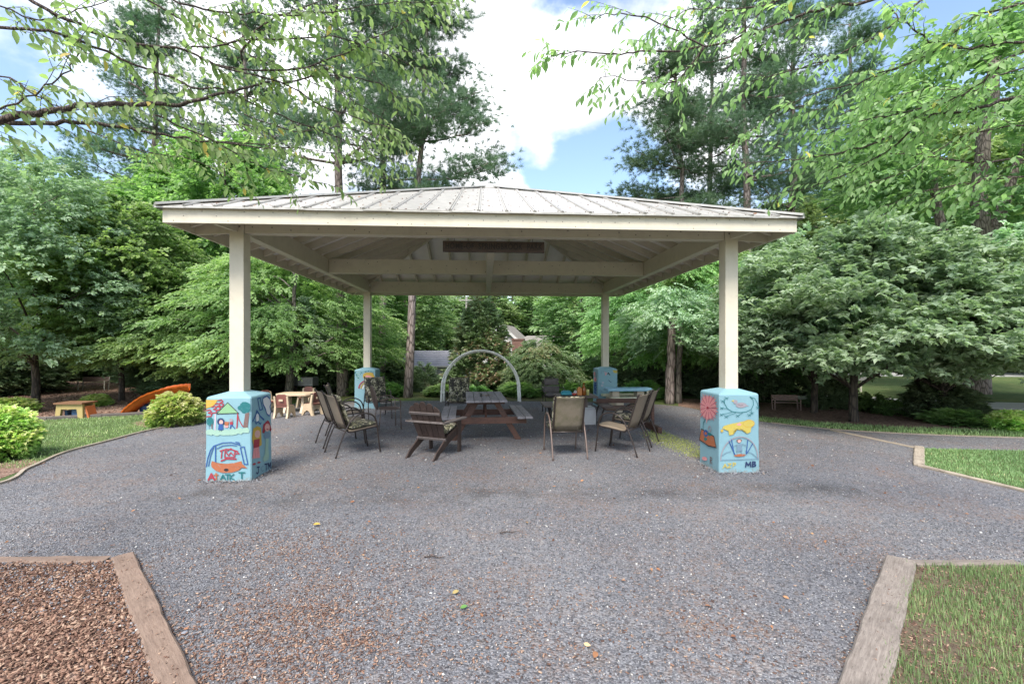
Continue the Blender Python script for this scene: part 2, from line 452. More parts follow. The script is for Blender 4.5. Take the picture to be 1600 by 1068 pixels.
# bottom left corner
c0 = P(186, 882)
timber('landscape_timber', P(191, 876), P(302, 1120) + Vector((-.03, 0, 0)), .150, .055, M_timberb, 'tan landscape timber running toward the camera beside the wood chips', 'landscape timbers')
timber('landscape_timber', P(165, 882), P(-420, 886), .100, .055, M_timberb, 'tan landscape timber along the far side of the wood chip bed', 'landscape timbers')
timber('landscape_timber', P(1407, 881), P(1340, 1120), .19, .06, M_timber, 'split pale landscape timber running toward the camera beside the thin turf', 'landscape timbers')
timber('landscape_timber', P(1427, 886), P(1590, 886), .075, .05, M_timber, 'pale landscape timber along the far side of the thin turf', 'landscape timbers')
timber('landscape_timber', P(1436, 701), P(1436, 729), .13, .05, M_edge, 'short timber at the left end of the right lawn triangle', 'landscape timbers')
timber('landscape_timber', P(1300, 673), P(1432, 701), .09, .03, M_edge, 'long pale timber laid across the gravel to the right lawn', 'landscape timbers')
timber('landscape_timber', P(1437, 730), P(1640, 779), .06, .045, M_edge, 'pale timber along the near edge of the right lawn', 'landscape timbers')
timber('landscape_timber', P(75, 656.5), P(160, 652), .12, .09, M_timber2, 'dark timber below the yellow play table', 'landscape timbers')
timber('landscape_timber', P(161, 652), P(245, 647.5), .12, .09, M_timber2, 'dark timber below the orange slide', 'landscape timbers')
timber('landscape_timber', P(-90, 664), P(74, 656.6), .12, .09, M_timber2, 'dark timber behind the large yellow shrub', 'landscape timbers')
# thin edging board following the left lawn
pts = E_left[12:-8]; mb = MB()
for side, h0, h1 in ((.012, -.1, .035),):
    v = []; f = []
    for i, p in enumerate(pts):
        t = (pts[min(i+1, len(pts)-1)] - pts[max(i-1, 0)]).normalized(); nrm = Vector((-t.y, t.x))
        for s_, z in ((-.022, -.1), (-.022, .04), (.022, .04), (.022, -.1)): v.append((p.x + nrm.x*s_, p.y + nrm.y*s_, z))
    for i in range(len(pts)-1):
        for k in range(3): f.append((i*4+k, i*4+k+1, (i+1)*4+k+1, (i+1)*4+k))
    mb.add(v, f)
props(mb.build('edging_board', M_edge), 'thin pale edging board curving between left lawn and gravel', 'edging')
pts = E_back[43:]; mb = MB(); v = []; f = []
for i, p in enumerate(pts):
    t = (pts[min(i+1, len(pts)-1)] - pts[max(i-1, 0)]).normalized(); nrm = Vector((-t.y, t.x))
    for s_, z in ((-.022, -.1), (-.022, .03), (.022, .03), (.022, -.1)): v.append((p.x + nrm.x*s_, p.y + nrm.y*s_, z))
for i in range(len(pts)-1):
    for k in range(3): f.append((i*4+k, i*4+k+1, (i+1)*4+k+1, (i+1)*4+k))
mb.add(v, f)
props(mb.build('edging_board', M_edge), 'thin pale edging board between right gravel path and grass verge', 'edging')
# ------------------------------------------------------------------ pavilion
HS = 3.385; EV = HS + .60; TH = radians(3.4)
M_cream = painted('cream_paint', (.61, .56, .445), .5, .06, 3, .2, (.42, .38, .30), 0, 45)
M_deck = painted('white_decking', (.86, .83, .77), .6, .06, 4, .1)
def f_metal():
    m, nt, b = newmat('roof_metal'); N = NT(nt)
    co = N.n('ShaderNodeTexCoord').outputs['Object']
    oi = N.n('ShaderNodeObjectInfo').outputs['Random']
    st = N.noise(N.n('ShaderNodeMapping', {'Vector': co, 'Scale': (3, 3, 3)}).outputs[0], 3, 6, .6)
    c = N.ramp(st, [(.3, (.36, .345, .31)), (.6, (.52, .495, .45)), (.8, (.40, .365, .31))])
    c = N.mix(N.math('MULTIPLY', oi, .25), c, (.40, .39, .37))
    gr = N.ramp(N.noise(co, 11, 8, .75), [(.6, 0.0), (.72, .7)])
    c = N.mix(gr, c, (.22, .19, .16))
    nt.links.new(c, b.inputs['Base Color'])
    b.inputs['Metallic'].default_value = .2; b.inputs['Roughness'].default_value = .33
    w = N.noise(co, 2.6, 3, .5)
    nt.links.new(N.bump(w, .5, .03), b.inputs['Normal'])
    return m
M_metal = f_metal()
M_screw = flat('screw_head', (.12, .10, .09))
def f_block():
    m, nt, b = newmat('blue_block_paint'); N = NT(nt); co = N.n('ShaderNodeTexCoord').outputs['Object']
    c = N.mix(N.noise(co, 4, 6, .7), (.17, .32, .375), (.235, .40, .45))
    z = N.n('ShaderNodeSeparateXYZ', {0: co}).outputs[2]
    sp = N.math('GREATER_THAN', N.math('ADD', N.math('MULTIPLY', N.noise(co, 26, 7, .8), .5), N.math('MULTIPLY', N.noise(co, 5, 3), .25)), N.math('ADD', .34, N.math('MULTIPLY', z, 1.1)))
    c = N.mix(N.math('MULTIPLY', sp, .6), c, (.24, .22, .19))          # rain-splashed dirt
    ch = N.ramp(N.noise(co, 17, 8, .8), [(.68, 0.0), (.70, .8)]); c = N.mix(ch, c, (.40, .39, .36))
    nt.links.new(c, b.inputs['Base Color']); b.inputs['Roughness'].default_value = .7
    nt.links.new(N.bump(N.noise(co, 22, 6, .6), .4, .006), b.inputs['Normal']); return m
M_block = f_block()
M_signwood = wood('sign_wood', (.055, .038, .032), (.12, .082, .066), .8, 'X', 1)
M_ink = flat('sign_lettering', (.008, .006, .006))
pav = thing('pavilion', 'cream timber picnic pavilion with pale metal hip roof on four painted blocks', 'pavilion', (-.48, 9.78, 0), TH)
Z0 = 3.425; SL = .417
def zr(d): return Z0 + SL * (EV + .05 - d)
# posts, beams
for k, (sx, sy) in enumerate(((-1, -1), (1, -1), (-1, 1), (1, 1))):
    MB().box((sx * HS, sy * HS, 2.27), (.185, .185, 2.28)).build('post', M_cream, pav, bevel=.006)
a = HS - .0955
for s in (-1, 1):
    for o_ in (((-a, s * HS, 3.40), (a, s * HS, 3.40)), ((s * HS, -a, 3.40), (s * HS, a, 3.40))):
        MB().bar(o_[0], o_[1], .14, .30).build('beam', M_cream, pav, bevel=.005)
MB().bar((-HS + .073, 0, 3.40), (HS - .073, 0, 3.40), .14, .29).build('cross_beam', M_cream, pav, bevel=.005)
MB().bar((0, -HS + .073, 3.38), (0, -.073, 3.38), .13, .25).build('tie_beam', M_cream, pav, bevel=.005)
MB().bar((0, .073, 3.38), (0, HS - .073, 3.38), .13, .25).build('tie_beam', M_cream, pav, bevel=.005)
for sx in (-1, 1):
    for sy in (-1, 1):
        MB().bar((sx * (HS + .095), sy * HS, 3.33), (sx * (EV - .03), sy * HS, 3.30), .045, .14).build('outrigger', M_cream, pav)
        MB().bar((sx * HS, sy * (HS + .095), 3.33), (sx * HS, sy * (EV - .03), 3.30), .045, .14).build('outrigger', M_cream, pav)
# bolt heads on posts
for sx in (-1, 1):
    for sy in (-1, 1):
        for q in range(4):
            MB().box((sx * HS + (-.04 if q % 2 else .04), sy * HS - .094, 3.33 + (.1 if q > 1 else 0)), (.018, .006, .018)).build('bolt', M_screw, pav)
rn_ = random.Random(2)
mb = MB()
for sx in (-1, 1):
    pass
for k in range(46):
    x = -EV + .1 + k * .17 + rn_.uniform(-.03, .03)
    if abs(x) < EV - .05: mb.box((x, -EV - .001, 3.325 + rn_.choice((-.06, .0, .055))), (.010, .003, .010))
for k in range(30):
    x = -a + .1 + k * .225 + rn_.uniform(-.05, .05)
    if abs(x) < a - .05: mb.box((x, -HS - .071, 3.40 + rn_.uniform(-.12, .02)), (.014, .003, .014)); mb.box((x, HS - .071, 3.40 + rn_.uniform(-.1, .1)), (.014, .003, .014)); mb.box((x, -.071, 3.40 + rn_.uniform(-.1, .1)), (.014, .003, .014))
mb.build('nail_heads', M_screw, pav)['kind'] = 'stuff'
# fascia
for i in range(4):
    r = Matrix.Rotation(i * pi / 2, 3, 'Z')
    mb = MB(); w = EV + (0 if i % 2 else .0)
    mb.bar(r @ Vector((-w, -EV + .0175, 3.325)), r @ Vector((w - .036, -EV + .0175, 3.325)), .035, .175)
    mb.build('fascia', M_cream, pav, bevel=.003)
# rafters, deck, hips, metal
rafter_me = {}
for i in range(4):
    r = Matrix.Rotation(i * pi / 2, 3, 'Z')
    x = 0.0
    xs = [k * .5 for k in range(-7, 8)] + [-3.82, 3.82]
    for x in xs:
        d0, d1 = EV - .04, max(abs(x) + .03, .06)
        if d0 - d1 < .08: continue
        zt = lambda d: zr(d) - .045
        w = .02
        v = [(x - w, -d0, zt(d0) - .115), (x + w, -d0, zt(d0) - .115), (x + w, -d0, zt(d0)), (x - w, -d0, zt(d0)),
             (x - w, -d1, zt(d1) - .15), (x + w, -d1, zt(d1) - .15), (x + w, -d1, zt(d1)), (x - w, -d1, zt(d1))]
        v = [r @ Vector(p) for p in v]
        MB().add(v, [(0,1,2,3),(7,6,5,4),(0,4,5,1),(1,5,6,2),(2,6,7,3),(3,7,4,0)]).build('rafter', M_cream, pav)
    # deck triangle
    e = EV - .002; pts = [(-e, -e, zr(e) - .042), (e, -e, zr(e) - .042), (0, 0, zr(0) - .042)]
    MB().plate([r @ Vector(p) for p in pts], (0, 0, 1), .03).build('roof_deck', M_deck, pav)
    # hip rafter
    h0, h1 = Vector((-EV + .04, -EV + .04, zr(EV) - .13)), Vector((-.05, -.05, zr(.05) - .13))
    MB().bar(r @ h0, r @ h1, .045, .17).build('hip_rafter', M_cream, pav)
    # metal panels
    em = EV + .055; pw = .352; n = 12
    us = [(-n + k + .5) * pw for k in range(2 * n)]
    us = [-em] + [u for u in us if abs(u) < em] + [em]
    nrm = Vector((0, -SL, 1)).normalized()
    rr = random.Random(i + 3)
    for k in range(len(us) - 1):
        u0, u1 = us[k] + .001, us[k + 1] - .001
        def pt(u, d, up=0.0): return Vector((u, -d, zr(d) + up))
        jz = rr.uniform(-.004, .004)
        bottom = [pt(u0, em), pt(u1, em)]
        top = [pt(u1, abs(u1)), pt(u0, abs(u0))]
        if u0 < 0 < u1: top.insert(1, pt(0, 0))
        poly = bottom + top
        if len(set((round(p.x, 3), round(p.y, 3)) for p in poly)) < 3: continue
        mb = MB()
        if abs(u1) > em - .02: poly = [pt(u0, em), pt(u1, em), pt(u0, abs(u0))]
        if abs(u0) > em - .02: poly = [pt(u0, em), pt(u1, em), pt(u1, abs(u1))]
        mb.plate([p + Vector((0, 0, jz * .3)) for p in poly], nrm, .004)
        for uu, wd in ((us[k] + .012, .022), (us[k + 1] - .012, .016)):
            if abs(uu) < em - .05:
                p0, p1 = pt(uu, em + .012, .016), pt(uu, abs(uu), .016)
                if (p1 - p0).length > .05: mb.bar(p0, p1, wd * .75, .018)
        # screws
        for uu in (u0 + .05, u1 - .05):
            dd = em - .06
            while dd > abs(uu) + .1:
                c = pt(uu, dd, .008); mb.box(c, (.014, .014, .010), 1); dd -= .62
        # bent lip over the fascia
        mb.bar(pt(u0, em + .004, -.008 + jz), pt(u1, em + .004, -.008 + jz), .004, .018)
        mb.v = [tuple(r @ Vector(p)) for p in mb.v]
        mb.build('roof_panel', [M_metal, M_screw], pav)
    # ridge cap over the hip
    a0, a1 = Vector((-em, -em, zr(em) + .012)), Vector((-.03, -.03, zr(0) + .012))
    mb = MB(); mb.bar(r @ a0, r @ a1, .17, .02); mb.bar(r @ (a0 + Vector((0, 0, .016))), r @ (a1 + Vector((0, 0, .016))), .07, .022)
    mb.build('hip_cap', M_metal, pav)
mb = MB(); q = .2
mb.add([(-q, -q, zr(q) + .05), (q, -q, zr(q) + .05), (q, q, zr(q) + .05), (-q, q, zr(q) + .05), (0, 0, zr(0) + .1), (-q, -q, zr(q) + .01), (q, -q, zr(q) + .01), (q, q, zr(q) + .01), (-q, q, zr(q) + .01)],
       [(0,1,4),(1,2,4),(2,3,4),(3,0,4),(5,6,1,0),(6,7,2,1),(7,8,3,2),(8,5,0,3)])
mb.build('peak_cap', M_metal, pav)

# ---- painted blocks
def pcol(name, c):
    m, nt, b = newmat('paint_' + name); N = NT(nt); co = N.n('ShaderNodeTexCoord').outputs['Object']
    st = N.noise(N.n('ShaderNodeMapping', {'Vector': co, 'Scale': (60, 60, 160)}).outputs[0], 1, 5, .7)
    k = N.mix(st, tuple(x * .72 for x in c), tuple(min(1, x * 1.15) for x in c))
    thin = N.ramp(N.noise(co, 34, 7, .8), [(.56, 0.0), (.72, .75)])
    nt.links.new(N.mix(thin, k, (.19, .34, .39)), b.inputs['Base Color']); b.inputs['Roughness'].default_value = .65; return m
PC = {'red': pcol('red', (.34, .03, .05)), 'blue': pcol('blue', (.02, .08, .28)), 'yellow': pcol('yellow', (.52, .34, .05)), 'green': pcol('green', (.22, .42, .22)),
      'teal': pcol('teal', (.01, .14, .15)), 'brown': pcol('brown', (.17, .10, .09)), 'orange': pcol('orange', (.38, .12, .05)), 'pink': pcol('pink', (.72, .30, .30)),
      'rose': pcol('rose', (.55, .17, .20)), 'lpink': pcol('pale_pink', (.72, .52, .58)), 'black': pcol('black', (.015, .015, .02)), 'white': pcol('white', (.72, .72, .70)), 'grey': pcol('grey', (.30, .27, .30)),
      'lemon': pcol('lemon', (.52, .41, .08)), 'navy': pcol('navy', (.015, .03, .10)), 'sage': pcol('sage', (.30, .47, .38)), 'skin': pcol('skin', (.66, .38, .33)), 'slate': pcol('slate', (.16, .25, .33))}
PCK = list(PC)
class Paint:
    """flat brushwork, 1-3 mm proud of one face of a block; points given on a sheet of paper whose corners are q"""
    def __init__(s, q, c3d, nrm):
        s.q = [Vector(p) for p in q]; s.c = [Vector(p) for p in c3d]; s.n = Vector(nrm); s.mb = MB(); s.lv = 0
    def map(s, p):
        TL, TR, BR, BL = s.q
        # inverse of a near-affine quad by two steps
        v = (p[1] - (TL.y + TR.y) / 2) / ((BL.y + BR.y) / 2 - (TL.y + TR.y) / 2)
        l = TL.lerp(BL, v); r = TR.lerp(BR, v); u = (p[0] - l.x) / (r.x - l.x)
        v = (p[1] - TL.lerp(TR, u).y) / (BL.lerp(BR, u).y - TL.lerp(TR, u).y)
        u = min(.985, max(.015, u)); v = min(.985, max(.015, v))
        a = s.c[0].lerp(s.c[3], v); b = s.c[1].lerp(s.c[2], v)
        return a.lerp(b, u) + s.n * (.0012 + .00012 * s.lv)
    def poly(s, col, pts):
        s.lv += 1; P3 = [s.map(p) for p in pts]; c = sum(P3, Vector()) / len(P3)
        s.mb.add([c] + P3, [(0, i + 1, (i + 1) % len(P3) + 1) for i in range(len(P3))], PCK.index(col))
    def line(s, col, w, pts, closed=False):
        s.lv += 1; P3 = [s.map(p) for p in pts]
        if closed: P3.append(P3[0])
        for a, b in zip(P3, P3[1:]):
            t = b - a
            if t.length < 1e-5: continue
            t.normalize(); x = s.n.cross(t) * w / 2; e = t * w * .3
            s.mb.add([a - x - e, a + x - e, b + x + e, b - x + e], [(0, 1, 2, 3)], PCK.index(col))
    def blob(s, col, c, rx, ry, n=12, jag=0.0):
        rr = random.Random(int(c[0] * 7 + c[1])); pts = []
        for i in range(n):
            k = 1 + rr.uniform(-jag, jag) * (1 if i % 2 else -1); a = 2 * pi * i / n
            pts.append((c[0] + rx * k * cos(a), c[1] + ry * k * sin(a)))
        s.poly(col, pts)
    def ring(s, col, w, c, rx, ry, n=14, a0=0, a1=2 * pi):
        s.line(col, w, [(c[0] + rx * cos(a0 + (a1 - a0) * i / n), c[1] + ry * sin(a0 + (a1 - a0) * i / n)) for i in range(n + 1)])
    GL = {'A': [[(0,1),(.5,0),(1,1)],[(.2,.62),(.8,.62)]], 'T': [[(0,0),(1,0)],[(.5,0),(.5,1)]], 't': [[(.1,.3),(.9,.25)],[(.5,0),(.55,1)]], 'K': [[(0,0),(0,1)],[(1,0),(0,.55),(1,1)]], 'C': [[(1,.1),(.5,0),(0,.5),(.5,1),(1,.9)]],
          'J': [[(.2,0),(1,0)],[(.7,0),(.7,.8),(.4,1),(0,.8)]], 'M': [[(0,1),(.1,0),(.5,.7),(.9,0),(1,1)]], 'B': [[(0,0),(0,1),(.8,.9),(.9,.65),(.1,.48),(.75,.3),(.7,.05),(0,0)]],
          'R': [[(0,1),(0,0),(.8,.1),(.8,.4),(.1,.5),(1,1)]], 'Z': [[(0,0),(1,0),(0,1),(1,1)]], '3': [[(0,.1),(.6,0),(.9,.25),(.3,.45),(1,.6),(.8,.95),(0,1)]], 'P': [[(0,1),(0,0),(.8,.1),(.8,.45),(.1,.55)]]}
    def text(s, col, w, ch, x, y, sx, sy):
        for k in s.GL[ch]: s.line(col, w, [(x + a * sx, y + b * sy) for a, b in k])
    def build(s, parent):
        o = s.mb.build('painting', [PC[k] for k in PCK], parent); o['kind'] = 'stuff'; return o

BW = .28; BZ = 1.085
def block(sx, sy, label, art):
    mb = MB(); cx, cy = sx * HS, sy * HS; rr = random.Random(int(sx * 3 + sy * 5 + 20))
    k = .03
    def ring(w, z, c=.012): return [(cx-w+c,cy-w,z),(cx+w-c,cy-w,z),(cx+w,cy-w+c,z),(cx+w,cy+w-c,z),(cx+w-c,cy+w,z),(cx-w+c,cy+w,z),(cx-w,cy+w-c,z),(cx-w,cy-w+c,z)]
    levels = [ring(BW + .008, -.12), ring(BW + .003, .5), ring(BW, BZ - .012), ring(BW - .008, BZ + .004), ring(BW - .02, BZ + .012), ring(.10, BZ + .062), ]
    v = [p for l in levels for p in l]; f = []
    for i in range(len(levels) - 1):
        for j in range(8): f.append((i*8+j, i*8+(j+1)%8, (i+1)*8+(j+1)%8, (i+1)*8+j))
    f.append(tuple(len(levels)*8-8+j for j in range(8))); mb.add(v, f)
    b = mb.build('painted_base', M_block, pav); b['label'] = label
    def face(which, q):
        w = BW + .0045; zt, zb = BZ - .01, .02
        if which == 'front': return Paint(q, [(cx-w,cy-w,zt),(cx+w,cy-w,zt),(cx+w,cy-w-.003,zb),(cx-w,cy-w-.003,zb)], (0,-1,0))
        if which == 'right': return Paint(q, [(cx+w,cy-w,zt),(cx+w,cy+w,zt),(cx+w+.003,cy+w,zb),(cx+w+.003,cy-w,zb)], (1,0,0))
        if which == 'left': return Paint(q, [(cx-w,cy+w,zt),(cx-w,cy-w,zt),(cx-w-.003,cy-w,zb),(cx-w-.003,cy+w,zb)], (-1,0,0))
    art(face, b); return b

def art_fl(face, b):
    p = face('front', [(150, 182), (552, 182), (550, 968), (140, 978)])
    p.poly('yellow', [(152, 186), (258, 186), (240, 230), (205, 262), (152, 276)])
    for x, y in ((160, 290), (205, 255), (235, 228), (262, 195)): p.text('red', .014, '3', x, y, 46, 66)
    p.poly('green', [(345, 226), (252, 326), (436, 320)])
    p.line('black', .009, [(345, 222), (246, 330), (440, 324)], True)
    p.line('lpink', .012, [(236, 335), (232, 500)]); p.line('red', .014, [(432, 330), (424, 480)]); p.line('red', .012, [(432, 340), (445, 390), (476, 450)])
    p.poly('brown', [(500, 320), (536, 318), (520, 462), (480, 462)])
    p.blob('teal', (502, 268), 48, 56, 12, .12); p.blob('teal', (458, 274), 26, 24, 10, .1)
    p.blob('teal', (188, 405), 32, 42, 10, .12); p.line('slate', .008, [(178, 440), (188, 508)]); p.line('brown', .012, [(206, 430), (204, 512)])
    for x, y, rx in ((190, 505, 42), (250, 510, 40), (320, 512, 50), (390, 505, 42), (450, 495, 50), (505, 488, 32)): p.blob('sage', (x, y), rx, 28, 14, .2)
    p.blob('navy', (284, 405), 33, 36); p.blob('skin', (287, 410), 17, 22); p.poly('blue', [(268, 425), (300, 425), (308, 485), (258, 485)])
    p.line('black', .005, [(275, 485), (275, 498)]); p.line('black', .005, [(292, 485), (292, 498)]); p.line('black', .006, [(300, 430), (325, 420)])
    p.poly('orange', [(318, 405), (356, 405), (350, 440), (318, 440)]); p.poly('pink', [(316, 443), (352, 443), (345, 462), (320, 462)])
    p.blob('grey', (376, 390), 15, 16); p.poly('red', [(362, 408), (392, 405), (388, 436), (366, 438)]); p.line('blue', .012, [(374, 436), (366, 470)]); p.line('blue', .012, [(380, 436), (406, 466)])
    # lower drawing
    p.line('blue', .012, [(152, 838), (165, 760), (190, 680), (220, 638), (300, 608), (375, 604), (435, 622), (458, 634)])
    p.line('blue', .010, [(172, 832), (190, 740), (218, 650)]); p.line('blue', .013, [(236, 640), (234, 790)])
    p.line('blue', .010, [(246, 664), (300, 636), (370, 628), (425, 636)]); p.line('blue', .012, [(458, 652), (490, 644), (522, 814), (490, 812), (456, 654)])
    p.line('blue', .012, [(415, 600), (445, 606), (448, 628)])
    p.line('red', .015, [(276, 686), (330, 668), (380, 672), (432, 690)]); p.line('red', .014, [(292, 690), (286, 755)]); p.line('red', .013, [(320, 680), (316, 748), (404, 744), (408, 690), (372, 662), (330, 690)])
    p.line('red', .014, [(330, 700), (350, 730), (372, 700), (395, 730)]); p.line('red', .013, [(400, 712), (446, 712), (420, 690)]); p.line('red', .018, [(284, 782), (330, 760), (418, 762)])
    p.poly('orange', [(204, 782), (240, 800), (330, 808), (400, 800), (466, 782), (470, 806), (520, 852), (470, 842), (440, 872), (380, 892), (300, 896), (240, 878), (200, 840), (196, 812)])
    p.blob('black', (331, 868), 22, 15)
    p.text('red', .022, 'A', 170, 905, 55, 62); p.text('orange', .018, 't', 218, 900, 42, 60)
    p.text('teal', .014, 'A', 278, 915, 45, 46); p.text('teal', .014, 'T', 322, 912, 38, 48); p.text('teal', .014, 'K', 362, 908, 36, 56); p.text('teal', .016, 'T', 442, 892, 54, 56)
    p.build(b)
    p = face('right', [(556, 180), (722, 140), (724, 895), (556, 962)])
    p.line('blue', .014, [(604, 185), (622, 300), (645, 290), (625, 180), (604, 185)], True)
    cl = [(650, 180), (680, 158), (705, 190), (716, 235), (705, 270), (716, 320), (700, 362), (680, 340), (668, 290), (650, 245), (645, 200)]
    p.poly('white', cl); p.line('blue', .018, cl, True)
    p.line('blue', .022, [(598, 300), (588, 350), (566, 402)]); p.line('blue', .022, [(600, 305), (625, 360), (655, 395)]); p.blob('white', (602, 370), 12, 40); p.line('blue', .014, [(582, 400), (592, 430), (606, 405), (625, 435), (632, 420)])
    p.poly('yellow', [(570, 470), (600, 450), (630, 470), (636, 640), (612, 655), (572, 640), (560, 560)])
    p.blob('skin', (602, 528), 22, 38); p.poly('red', [(574, 580), (620, 575), (616, 656), (570, 660)]); p.poly('pink', [(572, 660), (614, 656), (622, 762), (562, 756)])
    for k in range(4): p.line('red', .006, [(578 + k * 11, 662), (570 + k * 14, 758)])
    p.blob('red', (576, 812), 13, 10); p.blob('red', (612, 806), 13, 10)
    p.poly('red', [(686, 402), (650, 440), (640, 520), (655, 530), (670, 440), (700, 435), (712, 520), (720, 500), (700, 420)])
    p.blob('skin', (682, 475), 22, 40); p.line('red', .014, [(676, 492), (690, 494)])
    p.blob('slate', (680, 560), 30, 40, 12, .15); p.poly('sage', [(668, 585), (694, 585), (690, 690), (698, 760), (690, 800), (656, 812), (642, 780), (662, 735)])
    p.text('navy', .018, 'J', 592, 850, 24, 62); p.text('slate', .012, 'C', 628, 850, 22, 48); p.text('navy', .018, 'T', 660, 836, 24, 62); p.text('navy', .018, 'M', 688, 830, 24, 60)
    p.build(b)
def art_fr(face, b):
    p = face('front', [(330, 130), (664, 130), (690, 945), (345, 925)])
    p.blob('grey', (515, 235), 46, 28); p.blob('grey', (466, 200), 18, 22); p.line('grey', .012, [(470, 215), (490, 240)]); p.poly('lemon', [(430, 190), (452, 178), (452, 198)]); p.poly('grey', [(550, 232), (582, 246), (550, 250)])
    p.line('brown', .006, [(486, 228), (510, 240), (530, 232)])
    p.line('teal', .008, [(372, 170), (378, 220), (400, 268), (440, 300), (500, 312), (560, 306), (600, 280), (618, 230), (612, 180), (585, 148)])
    p.line('teal', .007, [(585, 148), (625, 165), (648, 210), (656, 250)])
    for x, y in ((392, 160), (360, 190), (352, 262), (350, 330), (392, 350), (488, 345), (585, 340), (606, 320), (655, 262)):
        for d in ((-18, -10), (-12, 14), (10, 14), (16, -8)): p.line('teal', .006, [(x, y), (x + d[0], y + d[1])])
    for q in ([(378, 220), (360, 190)], [(400, 268), (352, 262)], [(440, 305), (350, 330)], [(470, 312), (392, 350)], [(530, 312), (488, 345)], [(600, 290), (606, 320)]): p.line('teal', .006, q)
    p.poly('lemon', [(360, 470), (375, 445), (440, 425), (500, 412), (540, 402), (580, 390), (620, 405), (628, 440), (605, 470), (598, 520), (570, 535), (550, 500), (470, 485), (455, 500), (452, 540), (420, 545), (412, 500), (385, 485)])
    p.ring('yellow', .012, (582, 430), 46, 38); p.blob('yellow', (358, 495), 12, 16); p.poly('pink', [(476, 440), (500, 418), (520, 430), (512, 450)])
    p.ring('grey', .014, (510, 800), 158, 235, 18, pi, 2 * pi)
    p.line('slate', .009, [(358, 796), (500, 802), (672, 806)]); p.line('slate', .008, [(360, 752), (400, 722), (440, 712)]); p.line('slate', .008, [(560, 712), (620, 745), (670, 800)])
    p.line('blue', .012, [(418, 605), (472, 745)]); p.line('blue', .012, [(440, 590), (466, 740)]); p.line('blue', .012, [(578, 600), (568, 745)]); p.line('blue', .010, [(620, 640), (572, 745)])
    p.blob('orange', (515, 757), 50, 14); p.poly('slate', [(488, 640), (528, 640), (534, 715), (482, 715)]); p.line('slate', .009, [(460, 660), (488, 645)]); p.line('slate', .009, [(530, 640), (572, 660)])
    p.blob('brown', (504, 602), 24, 16); p.blob('skin', (505, 610), 14, 16); p.line('slate', .007, [(496, 715), (486, 755)]); p.line('slate', .007, [(522, 715), (536, 755)])
    p.text('lemon', .012, 'A', 372, 838, 36, 44); p.text('lemon', .012, 'Z', 415, 838, 26, 40); p.text('lemon', .012, 'P', 458, 832, 26, 40)
    p.text('navy', .018, 'M', 566, 832, 44, 52); p.text('navy', .018, 'B', 624, 832, 30, 52)
    p.build(b)
    p = face('left', [(162, 108), (328, 130), (345, 922), (175, 850)])
    rr = random.Random(3)
    for k in range(26):
        a = 2 * pi * k / 26; r0 = rr.uniform(.85, 1.1); tip = (243 + 90 * r0 * cos(a), 268 + 165 * r0 * sin(a))
        l = (242 + 62 * cos(a - .13), 268 + 108 * sin(a - .13)); r_ = (242 + 62 * cos(a + .13), 268 + 108 * sin(a + .13))
        p.poly('pink' if k % 2 else 'rose', [(242, 268), l, tip, r_]); p.line('brown', .0035, [(242 + 30 * cos(a), 268 + 50 * sin(a)), tip])
    p.blob('red', (240, 272), 9, 14, 12, .3)
    p.line('teal', .012, [(218, 392), (205, 440), (204, 505)])
    p.poly('orange', [(188, 500), (300, 560), (322, 672), (255, 665), (170, 615)]); p.line('black', .014, [(188, 500), (300, 560), (322, 672), (255, 665), (170, 615)], True)
    p.ring('blue', .028, (230, 540), 16, 26); p.blob('teal', (264, 545), 18, 16); p.ring('grey', .016, (262, 488), 12, 26); p.line('teal', .010, [(264, 560), (266, 590)]); p.blob('teal', (228, 600), 14, 18, 10, .3); p.line('teal', .010, [(228, 560), (226, 640)])
    p.blob('pink', (225, 805), 24, 20); p.text('brown', .012, 'R', 274, 780, 18, 70)
    p.build(b)
def art_bl(face, b):
    p = face('front', [(970, 940), (1055, 940), (1055, 1200), (970, 1200)])
    rr = random.Random(5)
    for k in range(34):
        x, y = rr.uniform(974, 1045), rr.uniform(944, 966)
        if k > 20: x, y = rr.uniform(974, 995), rr.uniform(960, 1000)
        p.line('sage' if k % 2 else 'teal', .02, [(x, y), (x + rr.uniform(-5, 5), y + rr.uniform(-5, 5))])
    p.blob('yellow', (1028, 978), 24, 24, 14, .15); p.blob('pink', (1026, 985), 12, 12, 12, .3); p.blob('red', (1026, 990), 4, 4)
    p.ring('red', .03, (1040, 1060), 52, 60, 12, pi, 1.6 * pi); p.ring('yellow', .03, (1040, 1062), 44, 50, 12, pi, 1.6 * pi); p.ring('white', .03, (1040, 1064), 36, 40, 12, pi, 1.6 * pi)
    p.build(b)
